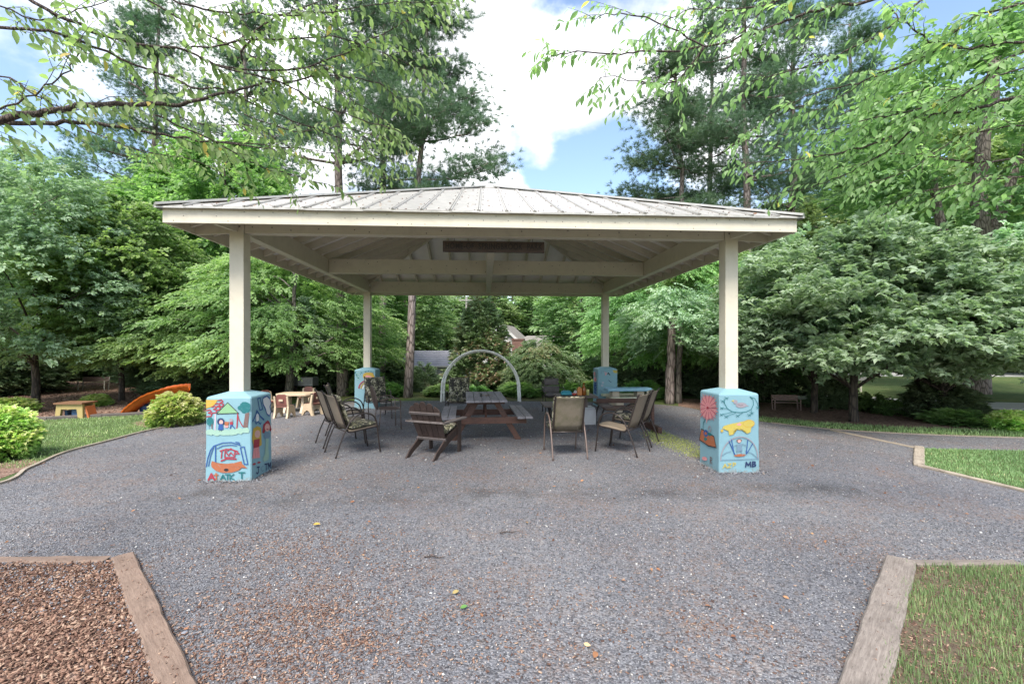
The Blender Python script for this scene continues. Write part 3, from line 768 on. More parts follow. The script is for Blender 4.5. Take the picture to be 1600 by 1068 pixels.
def art_br(face, b):
    p = face('front', [(662, 88), (832, 88), (832, 500), (662, 500)])
    p.poly('lemon', [(790, 92), (828, 92), (828, 128), (800, 124)])
    p.line('black', .02, [(748, 140), (752, 122), (766, 148)]); p.line('pink', .016, [(722, 112), (730, 150), (740, 118)]); p.line('navy', .014, [(755, 205), (778, 230)]); p.line('slate', .012, [(690, 100), (694, 128), (684, 130)])
    p.line('slate', .009, [(700, 100), (720, 104)]); p.line('slate', .010, [(676, 372), (700, 360), (728, 362), (740, 385)]); p.line('slate', .009, [(676, 372), (680, 410)])
    p.poly('pink', [(768, 350), (796, 420), (770, 450), (734, 440), (742, 390)]); p.poly('lemon', [(768, 392), (776, 430), (748, 436)]); p.line('navy', .014, [(764, 305), (768, 350)]); p.ring('navy', .008, (764, 300), 6, 8)
    for x, y in ((680, 240), (706, 232), (700, 262), (684, 320), (694, 332)): p.ring('slate' if x < 700 else 'lpink', .008, (x, y), 7, 9)
    p.build(b)
    p = face('left', [(618, 80), (662, 88), (662, 500), (618, 500)])
    p.poly('pink', [(628, 110), (640, 130), (636, 170), (654, 200), (640, 230), (624, 210), (632, 170), (624, 140)]); p.line('red', .02, [(640, 120), (650, 160), (640, 220)])
    rr = random.Random(8)
    for k in range(18): y = 240 + k * 7; p.line('blue', .02, [(626 + rr.uniform(0, 6), y), (648 + rr.uniform(0, 8), y + rr.uniform(-6, 8))])
    p.build(b)
block(-1, -1, "light blue concrete base with child's paintings of a house, trees and two figures", art_fl)
block(1, -1, "light blue concrete base painted with a bird, a yellow dog and a large pink flower", art_fr)
block(-1, 1, "light blue concrete base with a painted yellow and pink flower and a rainbow", art_bl)
block(1, 1, "light blue concrete base painted with a yellow sun corner and a pink kite shape", art_br)

# ---- hanging sign
def textmesh(txt, size, depth, mat, parent, name='lettering'):
    cu = bpy.data.curves.new(name, 'FONT'); cu.body = txt; cu.size = size; cu.extrude = depth; cu.align_x = 'CENTER'; cu.align_y = 'CENTER'
    cu.offset = .0016; cu.space_character = 1.12
    o = bpy.data.objects.new('t', cu); COL.objects.link(o)
    dg = bpy.context.evaluated_depsgraph_get(); me = bpy.data.meshes.new_from_object(o.evaluated_get(dg))
    bpy.data.objects.remove(o); ob = bpy.data.objects.new(name, me); me.materials.clear(); me.materials.append(mat)
    COL.objects.link(ob); ob.parent = parent; return ob
sg = thing('hanging_sign', 'dark brown carved wooden sign reading HOME-OF SPRINGBROOK PARK under the front beam', 'sign', (0, 0, 0), 0)
ctr = Matrix.Rotation(TH, 3, 'Z') @ Vector((.03, -HS + .10, 0)) + Vector((-.48, 9.78, 0))
sg.location = (ctr.x, ctr.y, 3.142); sg.rotation_euler = (0, 0, TH)
MB().box((0, 0, 0), (1.43, .035, .155)).build('board', M_signwood, sg, bevel=.004)
o = textmesh('HOME-OF  SPRINGBROOK  PARK', .118, .003, M_ink, sg); o.rotation_euler = (pi / 2, 0, 0); o.location = (0, -.0195, 0)
w_ = max(v.co.x for v in o.data.vertices) - min(v.co.x for v in o.data.vertices); o.scale = (1.36 / w_, 1, 1)
for s in (-.55, .55): MB().tube([(s, 0, .07), (s, 0, .118)], .004, 6).build('hook', M_screw, sg)
# ------------------------------------------------------------------ furniture
M_dkmetal = painted('dark_bronze_metal', (.045, .034, .03), .4, .1, 8, .05, None, .3)
M_ltmetal = painted('worn_bronze_metal', (.16, .115, .095), .45, .1, 8, .05, None, .2)
def f_sling(name, a, b2, stain):
    m, nt, b = newmat(name); N = NT(nt)
    co = N.n('ShaderNodeTexCoord').outputs['Object']
    wv = N.n('ShaderNodeTexWave', {'Vector': co, 'Scale': 60.0}).outputs[1]
    c = N.mix(N.noise(co, 5, 5), a, b2); c = N.mix(N.math('MULTIPLY', wv, .15), c, (.06, .05, .04))
    c = N.mix(N.ramp(N.noise(co, 7, 7, .7), [(.42, 0.0), (.7, stain)]), c, (.09, .085, .04))
    nt.links.new(c, b.inputs['Base Color']); b.inputs['Roughness'].default_value = .8
    nt.links.new(N.bump(wv, .25, .002), b.inputs['Normal']); return m
M_sling = f_sling('tan_sling', (.24, .185, .135), (.31, .245, .18), .25)
M_sling_old = f_sling('stained_sling', (.15, .125, .09), (.22, .18, .13), .85)
def f_camo():
    m, nt, b = newmat('camouflage_cloth'); N = NT(nt)
    co = N.n('ShaderNodeTexCoord').outputs['Object']
    a = N.noise(co, 9, 5, .6, 1.4); a2 = N.noise(N.n('ShaderNodeMapping', {'Vector': co, 'Location': (4, 3, 9)}).outputs[0], 13, 4, .6, 1.2)
    c = N.ramp(a, [(.0, (.05, .05, .035)), (.44, (.16, .16, .09)), (.52, (.36, .33, .24)), (.60, (.50, .46, .36))], 'CONSTANT')
    c = N.mix(N.ramp(a2, [(.5, 0.0), (.53, 1.0)]), c, (.028, .026, .022))
    nt.links.new(c, b.inputs['Base Color']); b.inputs['Roughness'].default_value = .9
    nt.links.new(N.bump(N.noise(co, 14, 3), .5, .02), b.inputs['Normal']); return m
M_camo = f_camo()
M_greycush = painted('grey_cushion', (.12, .105, .10), .9, .25, 14, .5, None, 0, 20)
M_adir = wood('adirondack_wood', (.045, .028, .022), (.085, .055, .045), .6, 'Z', 1)
M_adir_top = wood('adirondack_arm_wood', (.10, .08, .075), (.2, .17, .155), .7, 'Y', 1)
M_top = wood('grey_table_planks', (.20, .19, .20), (.34, .32, .33), .75, 'Y', .8)
M_stain = wood('red_brown_stain', (.07, .033, .022), (.14, .066, .043), .65, 'X', .8)
M_white = painted('white_pipe', (.92, .91, .86), .4, .06, 4, .05)
M_cplanks = wood('brown_table_planks', (.09, .07, .06), (.19, .15, .13), .75, 'X', .8)

def arc(pts, n=5):
    out = []; q = [Vector(p) for p in pts]
    for i in range(len(q) - 1):
        p0, p1, p2, p3 = q[max(i-1, 0)], q[i], q[i+1], q[min(i+2, len(q)-1)]
        for k in range(n):
            t = k / n; out.append(.5 * ((2*p1) + (-p0+p2)*t + (2*p0-5*p1+4*p2-p3)*t*t + (-p0+3*p1-3*p2+p3)*t**3))
    out.append(q[-1]); return out
def slab(rows, w, th, cols=5, sag=0.0, puff=0.0):
    """curved cloth/cushion: rows = (y,z) profile, width w; closed thickness th, tuft puff"""
    n = len(rows); vs = []; fs = []; q = [Vector((0, y, z)) for y, z in rows]
    N_ = []
    for i in range(n):
        t = (q[min(i+1, n-1)] - q[max(i-1, 0)]).normalized(); N_.append(Vector((0, -t.z, t.y)))
    for side in (1, -1):
        for i in range(n):
            for j in range(cols + 1):
                u = j / cols * 2 - 1; e = 1 - abs(u) ** 6; ei = 1 - abs(i / (n - 1) * 2 - 1) ** 8
                h = th / 2 * (.35 + .65 * e * ei) + puff * e * ei
                p = q[i] + N_[i] * (side * h - sag * (1 - u * u)) + Vector((u * w / 2, 0, 0)); vs.append(p)
    c1 = cols + 1; o2 = n * c1
    for i in range(n - 1):
        for j in range(cols):
            a = i * c1 + j; fs.append((a, a + 1, a + c1 + 1, a + c1)); b = a + o2; fs.append((b, b + c1, b + c1 + 1, b + 1))
    for i in range(n - 1):
        for j in (0, cols):
            a = i * c1 + j; fs.append((a, a + c1, a + c1 + o2, a + o2) if j == 0 else (a, a + o2, a + c1 + o2, a + c1))
    for j in range(cols):
        fs.append((j, j + o2, j + 1 + o2, j + 1)); a = (n - 1) * c1 + j; fs.append((a, a + 1, a + 1 + o2, a + o2))
    return MB().add(vs, fs)
def subd(o, k=1):
    m = o.modifiers.new('s', 'SUBSURF'); m.levels = k; m.render_levels = k; return o
def sling_chair(label, loc, rz, old=False):
    t = thing('patio_chair', label, 'chair', loc, rz, 'metal sling patio chairs')
    legm = M_ltmetal if old else M_dkmetal
    for s in (-1, 1):
        x = s * .27
        MB().tube(arc([(x, .31, 0), (x, .27, .30), (x, .245, .50), (x, .19, .605), (x, .08, .655), (x, -.06, .64), (x, -.17, .56), (x, -.25, .42), (x, -.33, .24), (x, -.41, 0)], 4), .0125, 8).build('leg_frame', legm, t, True)
        MB().tube(arc([(s * .235, .29, .425), (s * .235, .05, .40), (s * .235, -.16, .375), (s * .235, -.215, .40), (s * .235, -.26, .50), (s * .235, -.40, .93), (s * .235, -.44, .965)], 4), .0135, 8).build('side_rail', M_dkmetal, t, True)
    MB().tube([(-.27, .265, .405), (.27, .265, .405)], .011, 8).build('crossbar', M_dkmetal, t, True)
    MB().tube([(-.262, -.255, .40), (.262, -.255, .40)], .011, 8).build('crossbar', M_dkmetal, t, True)
    sm_ = M_sling_old if old else M_sling
    slab([(.29, .437), (.15, .42), (.0, .40), (-.12, .388), (-.19, .39)], .46, .008, 6, .012).build('seat', sm_, t, True)
    slab([(-.215, .42), (-.26, .52), (-.30, .64), (-.35, .79), (-.40, .93), (-.43, .962)], .46, .008, 6, -.012).build('backrest', sm_, t, True)
    return t
def off(loc, rz, d): return Vector(loc) + Matrix.Rotation(rz, 3, 'Z') @ Vector(d)
def cushion(label, loc, rz, rows, mat, w=.46, th=.07, group='chair cushions'):
    n_ = len(rows); o = slab(rows, w, th, 8, 0, .012).build('cushion', mat, None, True); subd(o)
    o.location = loc; o.rotation_euler = (0, 0, rz)
    return props(o, label, 'cushion', group)
SEAT = [(.28, .475), (.2, .468), (.1, .458), (0, .45), (-.1, .44), (-.17, .435)]
BACK = [(-.155, .47), (-.19, .56), (-.225, .66), (-.27, .78), (-.31, .90), (-.33, .96)]
def ang(a, b): return atan2(b.y - a.y, b.x - a.x) - pi / 2
r1 = radians(143 - 90); r1p = Vector((1.785, 7.63, .012))
sling_chair('tan sling patio chair facing left with bare seat, nearest on the right side', r1p, r1)
r2p = Vector((2.17, 8.32, .012)); r2 = radians(150 - 90)
sling_chair('sling patio chair with camouflage cushions standing behind the bare-seated right chair', r2p, r2)
cushion('camouflage seat cushion on the right rear patio chair', r2p, r2, SEAT, M_camo)
cushion('camouflage back cushion leaning in the right rear patio chair', r2p, r2, BACK, M_camo)
cp = Vector((.84, 7.42, .012)); cr_ = radians(7)
sling_chair('stained tan sling patio chair seen from behind beside the right-hand table', cp, cr_, True)
cushion('camouflage seat cushion on the stained chair seen from behind', cp, cr_, SEAT, M_camo, .50)
cushion('camouflage back cushion in the stained chair seen from behind', cp, cr_, BACK, M_camo, .50)
l1p = Vector((-2.57, 7.57, .012)); l1 = radians(39 - 90)
sling_chair('tan sling patio chair with camouflage cushion, nearest of the left row', l1p, l1)
cushion('camouflage seat cushion on the nearest chair of the left row', l1p, l1, SEAT, M_camo)
cushion('camouflage back cushion on the nearest chair of the left row', l1p, l1, BACK, M_camo, .44, .05)
l2p = Vector((-3.02, 8.25, .012)); l2 = radians(36 - 90)
sling_chair('tan sling patio chair standing second in the left row', l2p, l2)
l3p = Vector((-3.27, 9.25, .012)); l3 = radians(14 - 90)
sling_chair('tan sling patio chair standing third in the left row, back tilted left', l3p, l3)
l5p = Vector((-3.25, 11.15, .012)); l5 = radians(-62 - 90 )
sling_chair('patio chair with camouflage cushions facing the camera before the back left block', l5p, l5)
cushion('camouflage seat cushion on the chair before the back left block', l5p, l5, SEAT, M_camo, .5, .09)
cushion('camouflage back cushion on the chair before the back left block', l5p, l5, BACK, M_camo, .5, .10)
c2p = Vector((-1.28, 10.95, .012)); c2 = radians(-88 - 90)
sling_chair('patio chair with camouflage cushions inside the white arch left of the picnic table', c2p, c2)
cushion('camouflage seat cushion on the chair left of the picnic table', c2p, c2, SEAT, M_camo, .5, .09)
cushion('camouflage back cushion on the chair left of the picnic table', c2p, c2, BACK, M_camo, .5, .10)

def round_chair(label, loc, rz, mesh=True):
    t = thing('round_back_chair', label, 'chair', loc, rz, 'round-backed metal chairs')
    m = M_ltmetal if mesh else M_dkmetal
    for sx in (-1, 1):
        MB().tube([(sx * .23, .22, 0), (sx * .22, .20, .42)], .011, 8).build('leg', m, t, True)
        MB().tube([(sx * .23, -.24, 0), (sx * .22, -.2, .42)], .011, 8).build('leg', m, t, True)
        MB().tube(arc([(sx * .22, .2, .42), (sx * .26, .19, .60), (sx * .27, .05, .66), (sx * .25, -.22, .62)], 4), .011, 8).build('armrest', m, t, True)
    pts = [(.235 * cos(a), .02 + .225 * sin(a), .42) for a in [2 * pi * i / 24 for i in range(24)]]
    MB().tube(pts, .011, 8, closed=True).build('seat_ring', m, t, True)
    mb = MB()
    for i in range(-5, 6):
        h = sqrt(max(0, 1 - (i / 5.6) ** 2)) * .22; mb.tube([(i * .04, .02 - h, .418), (i * .04, .02 + h, .418)], .004, 4)
    mb.build('seat_wires', m, t)['kind'] = 'stuff'
    bp = [(.235 * cos(a), -.24 - .10 * (sin(a) * .5 + .5) , .66 + .25 * sin(a)) for a in [2 * pi * i / 28 for i in range(28)]]
    MB().tube(bp, .012, 8, closed=True).build('backrest_ring', m, t, True)
    mb = MB()
    for i in range(-5, 6):
        h = sqrt(max(0, 1 - (i / 5.6) ** 2)); mb.tube([(i * .04, -.24 - .1 * (.5 - h * .5), .66 - h * .245), (i * .04, -.24 - .1 * (.5 + h * .5), .66 + h * .245)], .004, 4)
    mb.build('backrest_wires', m, t)['kind'] = 'stuff'
    return t
round_chair('round-backed wire patio chair between the left row and the camouflage cushioned chair', (-2.62, 9.75, .012), radians(28 - 90))
rc = Vector((1.06, 12.0, .012)); rcr = radians(-84 - 90)
round_chair('round-backed metal chair with grey cushions behind the right-hand table', rc, rcr, False)
cushion('grey seat cushion on the round-backed chair behind the right-hand table', rc, rcr, [(.24, .47), (.12, .475), (0, .475), (-.15, .47)], M_greycush, .44, .09)
for nm, z0, z1, w in (('lower', .50, .68, .44), ('upper', .69, .88, .40)):
    cushion('grey %s back cushion on the round-backed chair' % nm, rc, rcr, [(-.18, z0), (-.2, (z0 + z1) / 2), (-.23, z1)], M_greycush, w, .08)

# adirondack chair: faces away to the right
def adirondack():
    t = thing('adirondack_chair', 'dark brown wooden adirondack chair seen from behind left of the picnic table', 'chair', (-1.25, 7.40, .012), radians(67 - 90))
    for s in (-1, 1):
        mb = MB(); x = s * .245
        poly = [(.40, .30), (.40, .40), (.34, .41), (-.02, .30), (-.34, .095), (-.43, .0), (-.33, .0), (-.22, .07), (.06, .20), (.34, .30)]
        n = len(poly); v = [(x - .011, y, z) for y, z in poly] + [(x + .011, y, z) for y, z in poly]
        mb.add(v, [tuple(range(n)), tuple(range(2*n - 1, n - 1, -1))] + [(i, n + i, n + (i+1) % n, (i+1) % n) for i in range(n)])
        mb.build('rear_leg', M_adir, t)
        MB().box((s * .275, .33, .27), (.03, .085, .54)).build('front_leg', M_adir, t, bevel=.003)
        mb = MB(); o = s * .315
        poly = [(o - .05, .44), (o + .05, .44), (o + .075 * (1 if s > 0 else .6), .34), (o + .06, .1), (o + s * .02 + .03, -.27), (o + s * .02 - .03, -.27), (o - .055, .1), (o - .075 * (1 if s < 0 else .6), .34)]
        mb.prism(poly, .542, .564); mb.build('armrest', M_adir_top, t, bevel=.004)
        MB().bar((s * .275, .25, .50), (s * .275, .36, .50), .02, .08).build('arm_bracket', M_adir, t)
    for k in range(6):
        y = .38 - k * .072; z = .415 - k * .026
        MB().box((0, y, z), (.52, .062, .018), rot=Matrix.Rotation(radians(16), 3, 'X')).build('seat_slat', M_adir, t)
    # back: five fanned slats between rails
    b0 = Vector((0, -.06, .24)); bd = Vector((0, -.42, .90)).normalized(); bn = Vector((0, bd.z, -bd.y))
    tops = [.60, .655, .68, .655, .60]
    for k in range(5):
        u0 = (k - 2) * .098; u1 = (k - 2) * .116; w0, w1 = .046, .0535; L = tops[k] + .02
        poly = [(u0 - w0, 0), (u0 + w0, 0), (u1 + w1, L - .04), (u1 + w1 * .6, L - .008), (u1, L), (u1 - w1 * .6, L - .008), (u1 - w1, L - .04)]
        if k == 0: poly = poly[:3] + [(u1 + w1 * .7, L), (u1, L - .012), (u1 - w1 * .7, L - .055), (u1 - w1, L - .11)]
        if k == 4: poly = [poly[0], poly[1], (u1 + w1, L - .11), (u1 + w1 * .7, L - .055), (u1, L - .012), (u1 - w1 * .7, L), poly[6]]
        MB().plate([b0 + Vector((u, 0, 0)) + bd * v for u, v in poly], bn, .018).build('back_slat', M_adir, t, bevel=.002)
    for v, w, m in ((.50, .56, M_adir_top), (.03, .54, M_adir_top)):
        c = b0 + bd * v - bn * .012; MB().box(c, (w, .022, .04), rot=Matrix.Rotation(radians(25), 3, 'X')).build('back_rail', m, t, bevel=.003)
    MB().box((0, -.245, .552), (.70, .06, .024)).build('arm_rail', M_adir_top, t, bevel=.003)
    return t
adirondack()
ao = Vector((-1.25, 7.40, .012)); ar = radians(67 - 90)
cushion('camouflage cushion lying on the seat of the adirondack chair', ao, ar, [(.36, .455), (.26, .425), (.14, .385), (.04, .355), (-.04, .37), (-.07, .45), (-.10, .56)], M_camo, .46, .08)

# picnic table
def picnic():
    a, b = Vector((-.445, 8.2, 0)), Vector((-.62, 9.85, 0)); c = (a + b) / 2; rz = ang(a, b)
    t = thing('picnic_table', 'wooden A-frame picnic table with grey plank top in the middle of the pavilion', 'picnic table', (c.x, c.y, .012), rz)
    for k in range(5): MB().box((-.296 + k * .148, 0, .745), (.140, 1.66, .036)).build('tabletop_plank', M_top, t, bevel=.004)
    for s in (-1, 1):
        for k in range(2): MB().box((s * (.63 + .14 * k - .01), 0, .445), (.132, 1.66, .036)).build('bench_plank', M_top, t, bevel=.004)
    for e in (-1, 1):
        y = e * .50
        for s in (-1, 1):
            mb = MB(); w = .115; top = s * .17; bot = s * .60
            v = []
            for yy in (y - .019, y + .019): v += [(top - w/2, yy, .725), (top + w/2, yy, .725), (bot + w/2, yy, 0), (bot - w/2, yy, 0)]
            mb.add(v, [(0,1,2,3),(7,6,5,4),(0,4,5,1),(1,5,6,2),(2,6,7,3),(3,7,4,0)]); mb.build('leg', M_stain, t, bevel=.003)
        MB().box((0, y - .04 * e * -1 if e > 0 else y - .04, .365), (1.50, .038, .12)).build('bench_support', M_stain, t, bevel=.003)
        MB().box((0, y + .04 * -e, .69), (.70, .038, .07)).build('top_support', M_stain, t)
        MB().bar((0, y * .84, .40), (0, y * .15, .70), .038, .09).build('brace', M_stain, t)
        for s in (-1, 1):
            for z in (.345, .385): MB().box((s * (.415 if z < .36 else .365), -e * 0 + y - .0225, z), (.016, .008, .016)).build('bolt', M_screw, t)
    return t, c, rz
pt_, pc_, pr_ = picnic()
M_rust = flat('brown_ceramic', (.20, .10, .03)); M_dark = flat('dark_item', (.03, .028, .025)); M_sand = flat('dry_leaves', (.30, .17, .06))
o = MB().lathe([(.022, 0), (.024, .01), (.022, .05), (.016, .055)], (0, 0, 0), 12).build('cup', M_dark, None, True); o.location = off((pc_.x, pc_.y, .777), pr_, (-.08, -.15, 0)); props(o, 'small dark cup standing on the picnic table top', 'cup')
mb = MB(); rr = random.Random(4)
for k in range(26):
    x, y = rr.gauss(0, .045), rr.gauss(0, .05); z = .004 + rr.random() * .022; a = rr.random() * 6; s = .022
    mb.add([(x, y, z), (x + s * cos(a), y + s * sin(a), z + .005), (x + 1.7 * s * cos(a + .4), y + 1.7 * s * sin(a + .4), z), (x + s * cos(a + .9), y + s * sin(a + .9), z + .006)], [(0, 1, 2, 3)])
o = mb.build('dry_leaves', M_sand); o.location = off((pc_.x, pc_.y, .776), pr_, (.03, -.14, 0)); props(o, 'little heap of dry orange leaves lying on the picnic table top', 'dry leaves', kind='stuff')

# white arch
def arch():
    c = P(751, 628); t = thing('white_arch', 'white tubular double hoop arch standing behind the picnic table', 'arch', (c.x, c.y + .1, 0), 0)
    def hoop(y, R, H):
        pts = [(-R - .02, y, -.1), (-R - .01, y, .2)] + [(-R * cos(a), y, H - R + R * sin(a)) for a in [pi * i / 28 for i in range(29)]] + [(R + .01, y, .2), (R + .02, y, -.1)]
        return MB().tube(pts, .034, 10)
    hoop(-.08, 1.215, 1.60).build('hoop', M_white, t, True)
    hoop(.10, 1.165, 1.575).build('hoop', M_white, t, True)
    for s in (-1, 1):
        MB().tube(arc([(s * .86, 0, 1.22), (s * .84, 0, 1.16), (s * .80, 0, 1.12), (s * .82, 0, 1.17)], 4), .008, 6).build('hook', M_white, t)
        for z in (.25, .55): MB().tube([(s * 1.215, -.08, z), (s * 1.175, .10, z)], .02, 8).build('spacer', M_white, t)
arch()

# pedestal table to the right
def pedestal_table():
    t = thing('pedestal_table', 'brown plank table with a wide white pedestal and bent-arm benches at right', 'table', (1.42, 10.35, .012), radians(3))
    for k in range(5): MB().box((0, -.30 + k * .15, .62), (.88, .142, .035)).build('tabletop_plank', M_cplanks, t, bevel=.004)
    v = MB(); v.box((0, 0, .17), (.84, .46, .34)); v.box((0, 0, .36), (.80, .42, .03)); v.build('pedestal', painted('white_box', (.45, .45, .45), .6, .1), t, bevel=.01)
    MB().box((0, 0, .49), (.5, .3, .225)).build('column', M_cplanks, t)
    for s in (-1, 1):
        MB().box((s * .62, -.02, .43), (.26, .85, .035)).build('bench', M_cplanks, t, bevel=.004)
        for y in (-.25, .25): MB().tube(arc([(s * .44, y, .05), (s * .52, y, .12), (s * .56, y, .28), (s * .62, y, .41)], 4), .02, 8).build('bench_arm', M_dkmetal, t, True)
pedestal_table()
zt = .652
def item(name, mb, mat, x, y, label, cat, smooth=True, rz=0):
    o = mb.build(name, mat, None, smooth); o.location = (x, y, zt); o.rotation_euler = (0, 0, rz); return props(o, label, cat)
M_teal = flat('teal_cloth', (.03, .22, .27)); M_or = flat('orange_plastic', (.5, .19, .05)); M_amber = flat('amber_glass', (.22, .07, .01), .2); M_lime = flat('pale_green_plastic', (.55, .55, .22)); M_redp = flat('red_plastic', (.5, .07, .05)); M_whitep = flat('white_plastic', (.7, .7, .68))
slabm = slab([(-.12, .03), (-.06, .055), (0, .07), (.07, .05), (.12, .025)], .24, .05, 8, 0, .02)
item('folded_towel', slabm, M_teal, 1.20, 10.2, 'teal folded towel lying on the brown plank table', 'towel')
mb = MB(); mb.prism([(-.05, -.04), (.05, -.04), (.05, .04), (-.05, .04)], 0, .16); mb.prism([(-.02, -.02), (.02, -.02), (.02, .02), (-.02, .02)], .16, .185)
item('box', mb, M_or, 1.50, 10.25, 'orange carton standing beside the brown bottle', 'carton', False)
item('bottle', MB().lathe([(.045, 0), (.048, .01), (.048, .14), (.04, .17), (.022, .20), (.020, .26), (.024, .262), (.024, .275)], (0, 0, 0), 14), M_amber, 1.60, 10.28, 'tall brown bottle on the brown plank table', 'bottle')
item('tumbler', MB().lathe([(.035, 0), (.042, .12), (.044, .125)], (0, 0, 0), 14), M_lime, 1.69, 10.3, 'pale green tumbler right of the brown bottle', 'tumbler')
item('bowl', MB().lathe([(.03, 0), (.06, .03), (.075, .055), (.07, .055)], (0, 0, 0), 14), M_redp, 1.36, 10.15, 'small red bowl on the brown plank table', 'bowl')
item('jar', MB().lathe([(.035, 0), (.038, .01), (.038, .07), (.03, .085), (.03, .1)], (0, 0, 0), 14), M_whitep, 1.42, 10.3, 'white jar beside the orange carton', 'jar')

# blue topped children's table
def kids_blue():
    t = thing('children_table', "children's picnic table with pale blue top and cream benches behind the back right block", 'table', (3.15, 12.5, .012), radians(4))
    Mb = painted('blue_plastic', (.24, .44, .56), .5); Mc = painted('cream_plastic', (.62, .60, .42), .5); Mt = painted('tan_plastic', (.50, .42, .31), .5)
    mb = MB(); mb.prism([(-.62, -.22), (.55, -.22), (.62, -.14), (.62, .14), (.55, .22), (-.62, .22)], .52, .60); mb.build('tabletop', Mb, t, bevel=.02)
    for s in (-1, 1): MB().box((-.05, s * .47, .36), (1.1, .2, .07)).build('bench', Mc, t, bevel=.015)
    for x in (-.38, .30):
        MB().box((x, 0, .26), (.2, .3, .52)).build('leg', Mt, t, bevel=.02)
        for s in (-1, 1): MB().box((x, s * .45, .16), (.2, .14, .32)).build('leg', Mt, t, bevel=.02)
kids_blue()
def timber_glider():
    t = thing('timber_bench', 'low red-brown timber bench frame with skid base behind the right chairs', 'bench', (2.42, 9.95, .012), radians(2))
    for x in (.48,):
        MB().bar((x, -.85, .06), (x, .55, .06), .09, .12).build('skid', M_stain, t, bevel=.012)
        for y in (-.40, .42): MB().box((x, y, .37), (.06, .08, .54)).build('post', M_stain, t, bevel=.004)
        MB().bar((x, -.46, .62), (x, .48, .60), .07, .03).build('arm', M_stain, t)
    for k in range(4): MB().box((0, -.22 + k * .16, .40), (.90, .14, .03)).build('seat_plank', M_stain, t, bevel=.003)
    MB().box((0, .46, .50), (1.0, .035, .10)).build('back_rail', M_stain, t, bevel=.003)
timber_glider()

# tan child's table and chairs on the left
M_tanp = painted('tan_plastic_play', (.56, .44, .30), .5, .08); M_brp = painted('brown_plastic_play', (.20, .075, .06), .5, .08)
def kids_tan():
    c = P(459, 645); t = thing('play_table', "tan plastic children's table with arched legs left of the patio chairs", 'table', (c.x, c.y + .15, .012), 0)
    mb = MB(); pts = [(.47 * cos(a) * (1 if abs(cos(a)) < .9 else 1), .33 * sin(a)) for a in [2 * pi * i / 24 for i in range(24)]]
    pts = [(max(-.45, min(.45, x * 1.1)), max(-.3, min(.3, y * 1.2))) for x, y in pts]
    mb.prism(pts, .44, .50); mb.build('tabletop', M_tanp, t, bevel=.012)
    for s in (-1, 1):
        mb = MB(); poly = [(-.24, 0), (-.17, 0), (-.09, .12), (0, .17), (.09, .12), (.17, 0), (.24, 0), (.16, .16), (.12, .44), (-.12, .44), (-.16, .16)]
        n = len(poly); x0, x1 = s * .22 - .03, s * .22 + .03
        v = [(x0, y, z) for y, z in poly] + [(x1, y, z) for y, z in poly]
        mb.add(v, [tuple(range(n)), tuple(range(2*n-1, n-1, -1))] + [(i, n+i, n+(i+1) % n, (i+1) % n) for i in range(n)]); mb.build('leg', M_tanp, t)
kids_tan()
def kid_chair(label, loc, rz, first=[None]):
    if first[0] is not None: return copy_thing(first[0], loc, rz, label)
    t = thing('play_chair', label, 'chair', loc, rz, "small tan and brown children's chairs"); first[0] = t
    for s in (-1, 1):
        mb = MB(); poly = [(-.19, 0), (-.12, 0), (-.06, .10), (.02, .13), (.10, .08), (.15, 0), (.20, 0), (.17, .12), (.12, .28), (-.07, .30), (-.12, .52), (-.17, .53), (-.13, .28), (-.15, .12)]
        n = len(poly); x0, x1 = s * .16 - .022, s * .16 + .022
        v = [(x0, y, z) for y, z in poly] + [(x1, y, z) for y, z in poly]
        mb.add(v, [tuple(range(n)), tuple(range(2*n-1, n-1, -1))] + [(i, n+i, n+(i+1) % n, (i+1) % n) for i in range(n)]); mb.build('side_frame', M_tanp, t)
    MB().box((0, .02, .27), (.28, .28, .03)).build('seat', M_brp, t, bevel=.008)
    mb = MB(); mb.prism([(-.138, -.30), (.138, -.30), (.138, -.08), (.09, -.03), (-.09, -.03), (-.138, -.08)], -.0125, .0125)
    o = mb.build('backrest', M_brp, t, bevel=.006); o.location = (0, -.135, .60); o.rotation_euler = (pi / 2 + .12, 0, 0)
    MB().box((0, -.158, .43), (.10, .012, .05)).build('emblem', M_tanp, t, bevel=.003)
    return t
p_ = P(446, 652); kid_chair("brown and tan child's chair in front of the tan play table, back to camera", (p_.x, p_.y - .05, .012), radians(-4))
p_ = P(489, 648); kid_chair("brown and tan child's chair at the right end of the tan play table", (p_.x, p_.y, .012), radians(68))
p_ = P(478, 636); kid_chair("brown and tan child's chair behind the tan play table", (p_.x, p_.y, .012), radians(170))
p_ = P(420, 644); kid_chair("brown and tan child's chair half hidden beside the front left painted block", (p_.x, p_.y, .012), radians(-110))

# far left play bed
def bench_park(label, loc, rz, w, mat, lm, sc_=1.0):
    t = thing('park_bench', label, 'bench', loc, rz, 'park benches'); 
    for k in range(3): MB().box((0, -.2 + k * .12, .42), (w, .10, .03)).build('seat_slat', mat, t)
    for k in range(3): MB().box((0, .14 + k * .02, .54 + k * .105), (w, .025, .09)).build('back_slat', mat, t)
    for s in (-1, 1):
        MB().bar((s * w / 2, -.22, 0), (s * w / 2, -.22, .58), .05, .05).build('leg', lm, t)
        MB().bar((s * w / 2, .12, 0), (s * w / 2, .20, .80), .05, .05).build('leg', lm, t)
        MB().bar((s * w / 2, -.24, .59), (s * w / 2, .17, .59), .05, .03).build('arm', lm, t)
    t.scale = (sc_,) * 3; return t
M_brslat = wood('mauve_brown_slats', (.20, .13, .115), (.30, .21, .19), .7, 'X', .8)
M_ivory = painted('ivory_metal', (.55, .52, .45), .5)
p_ = P(147, 609); bench_park('brown slatted park bench with ivory legs up the bark slope at left', (p_.x, p_.y, 0), radians(6), 1.5, M_brslat, M_ivory, .64)
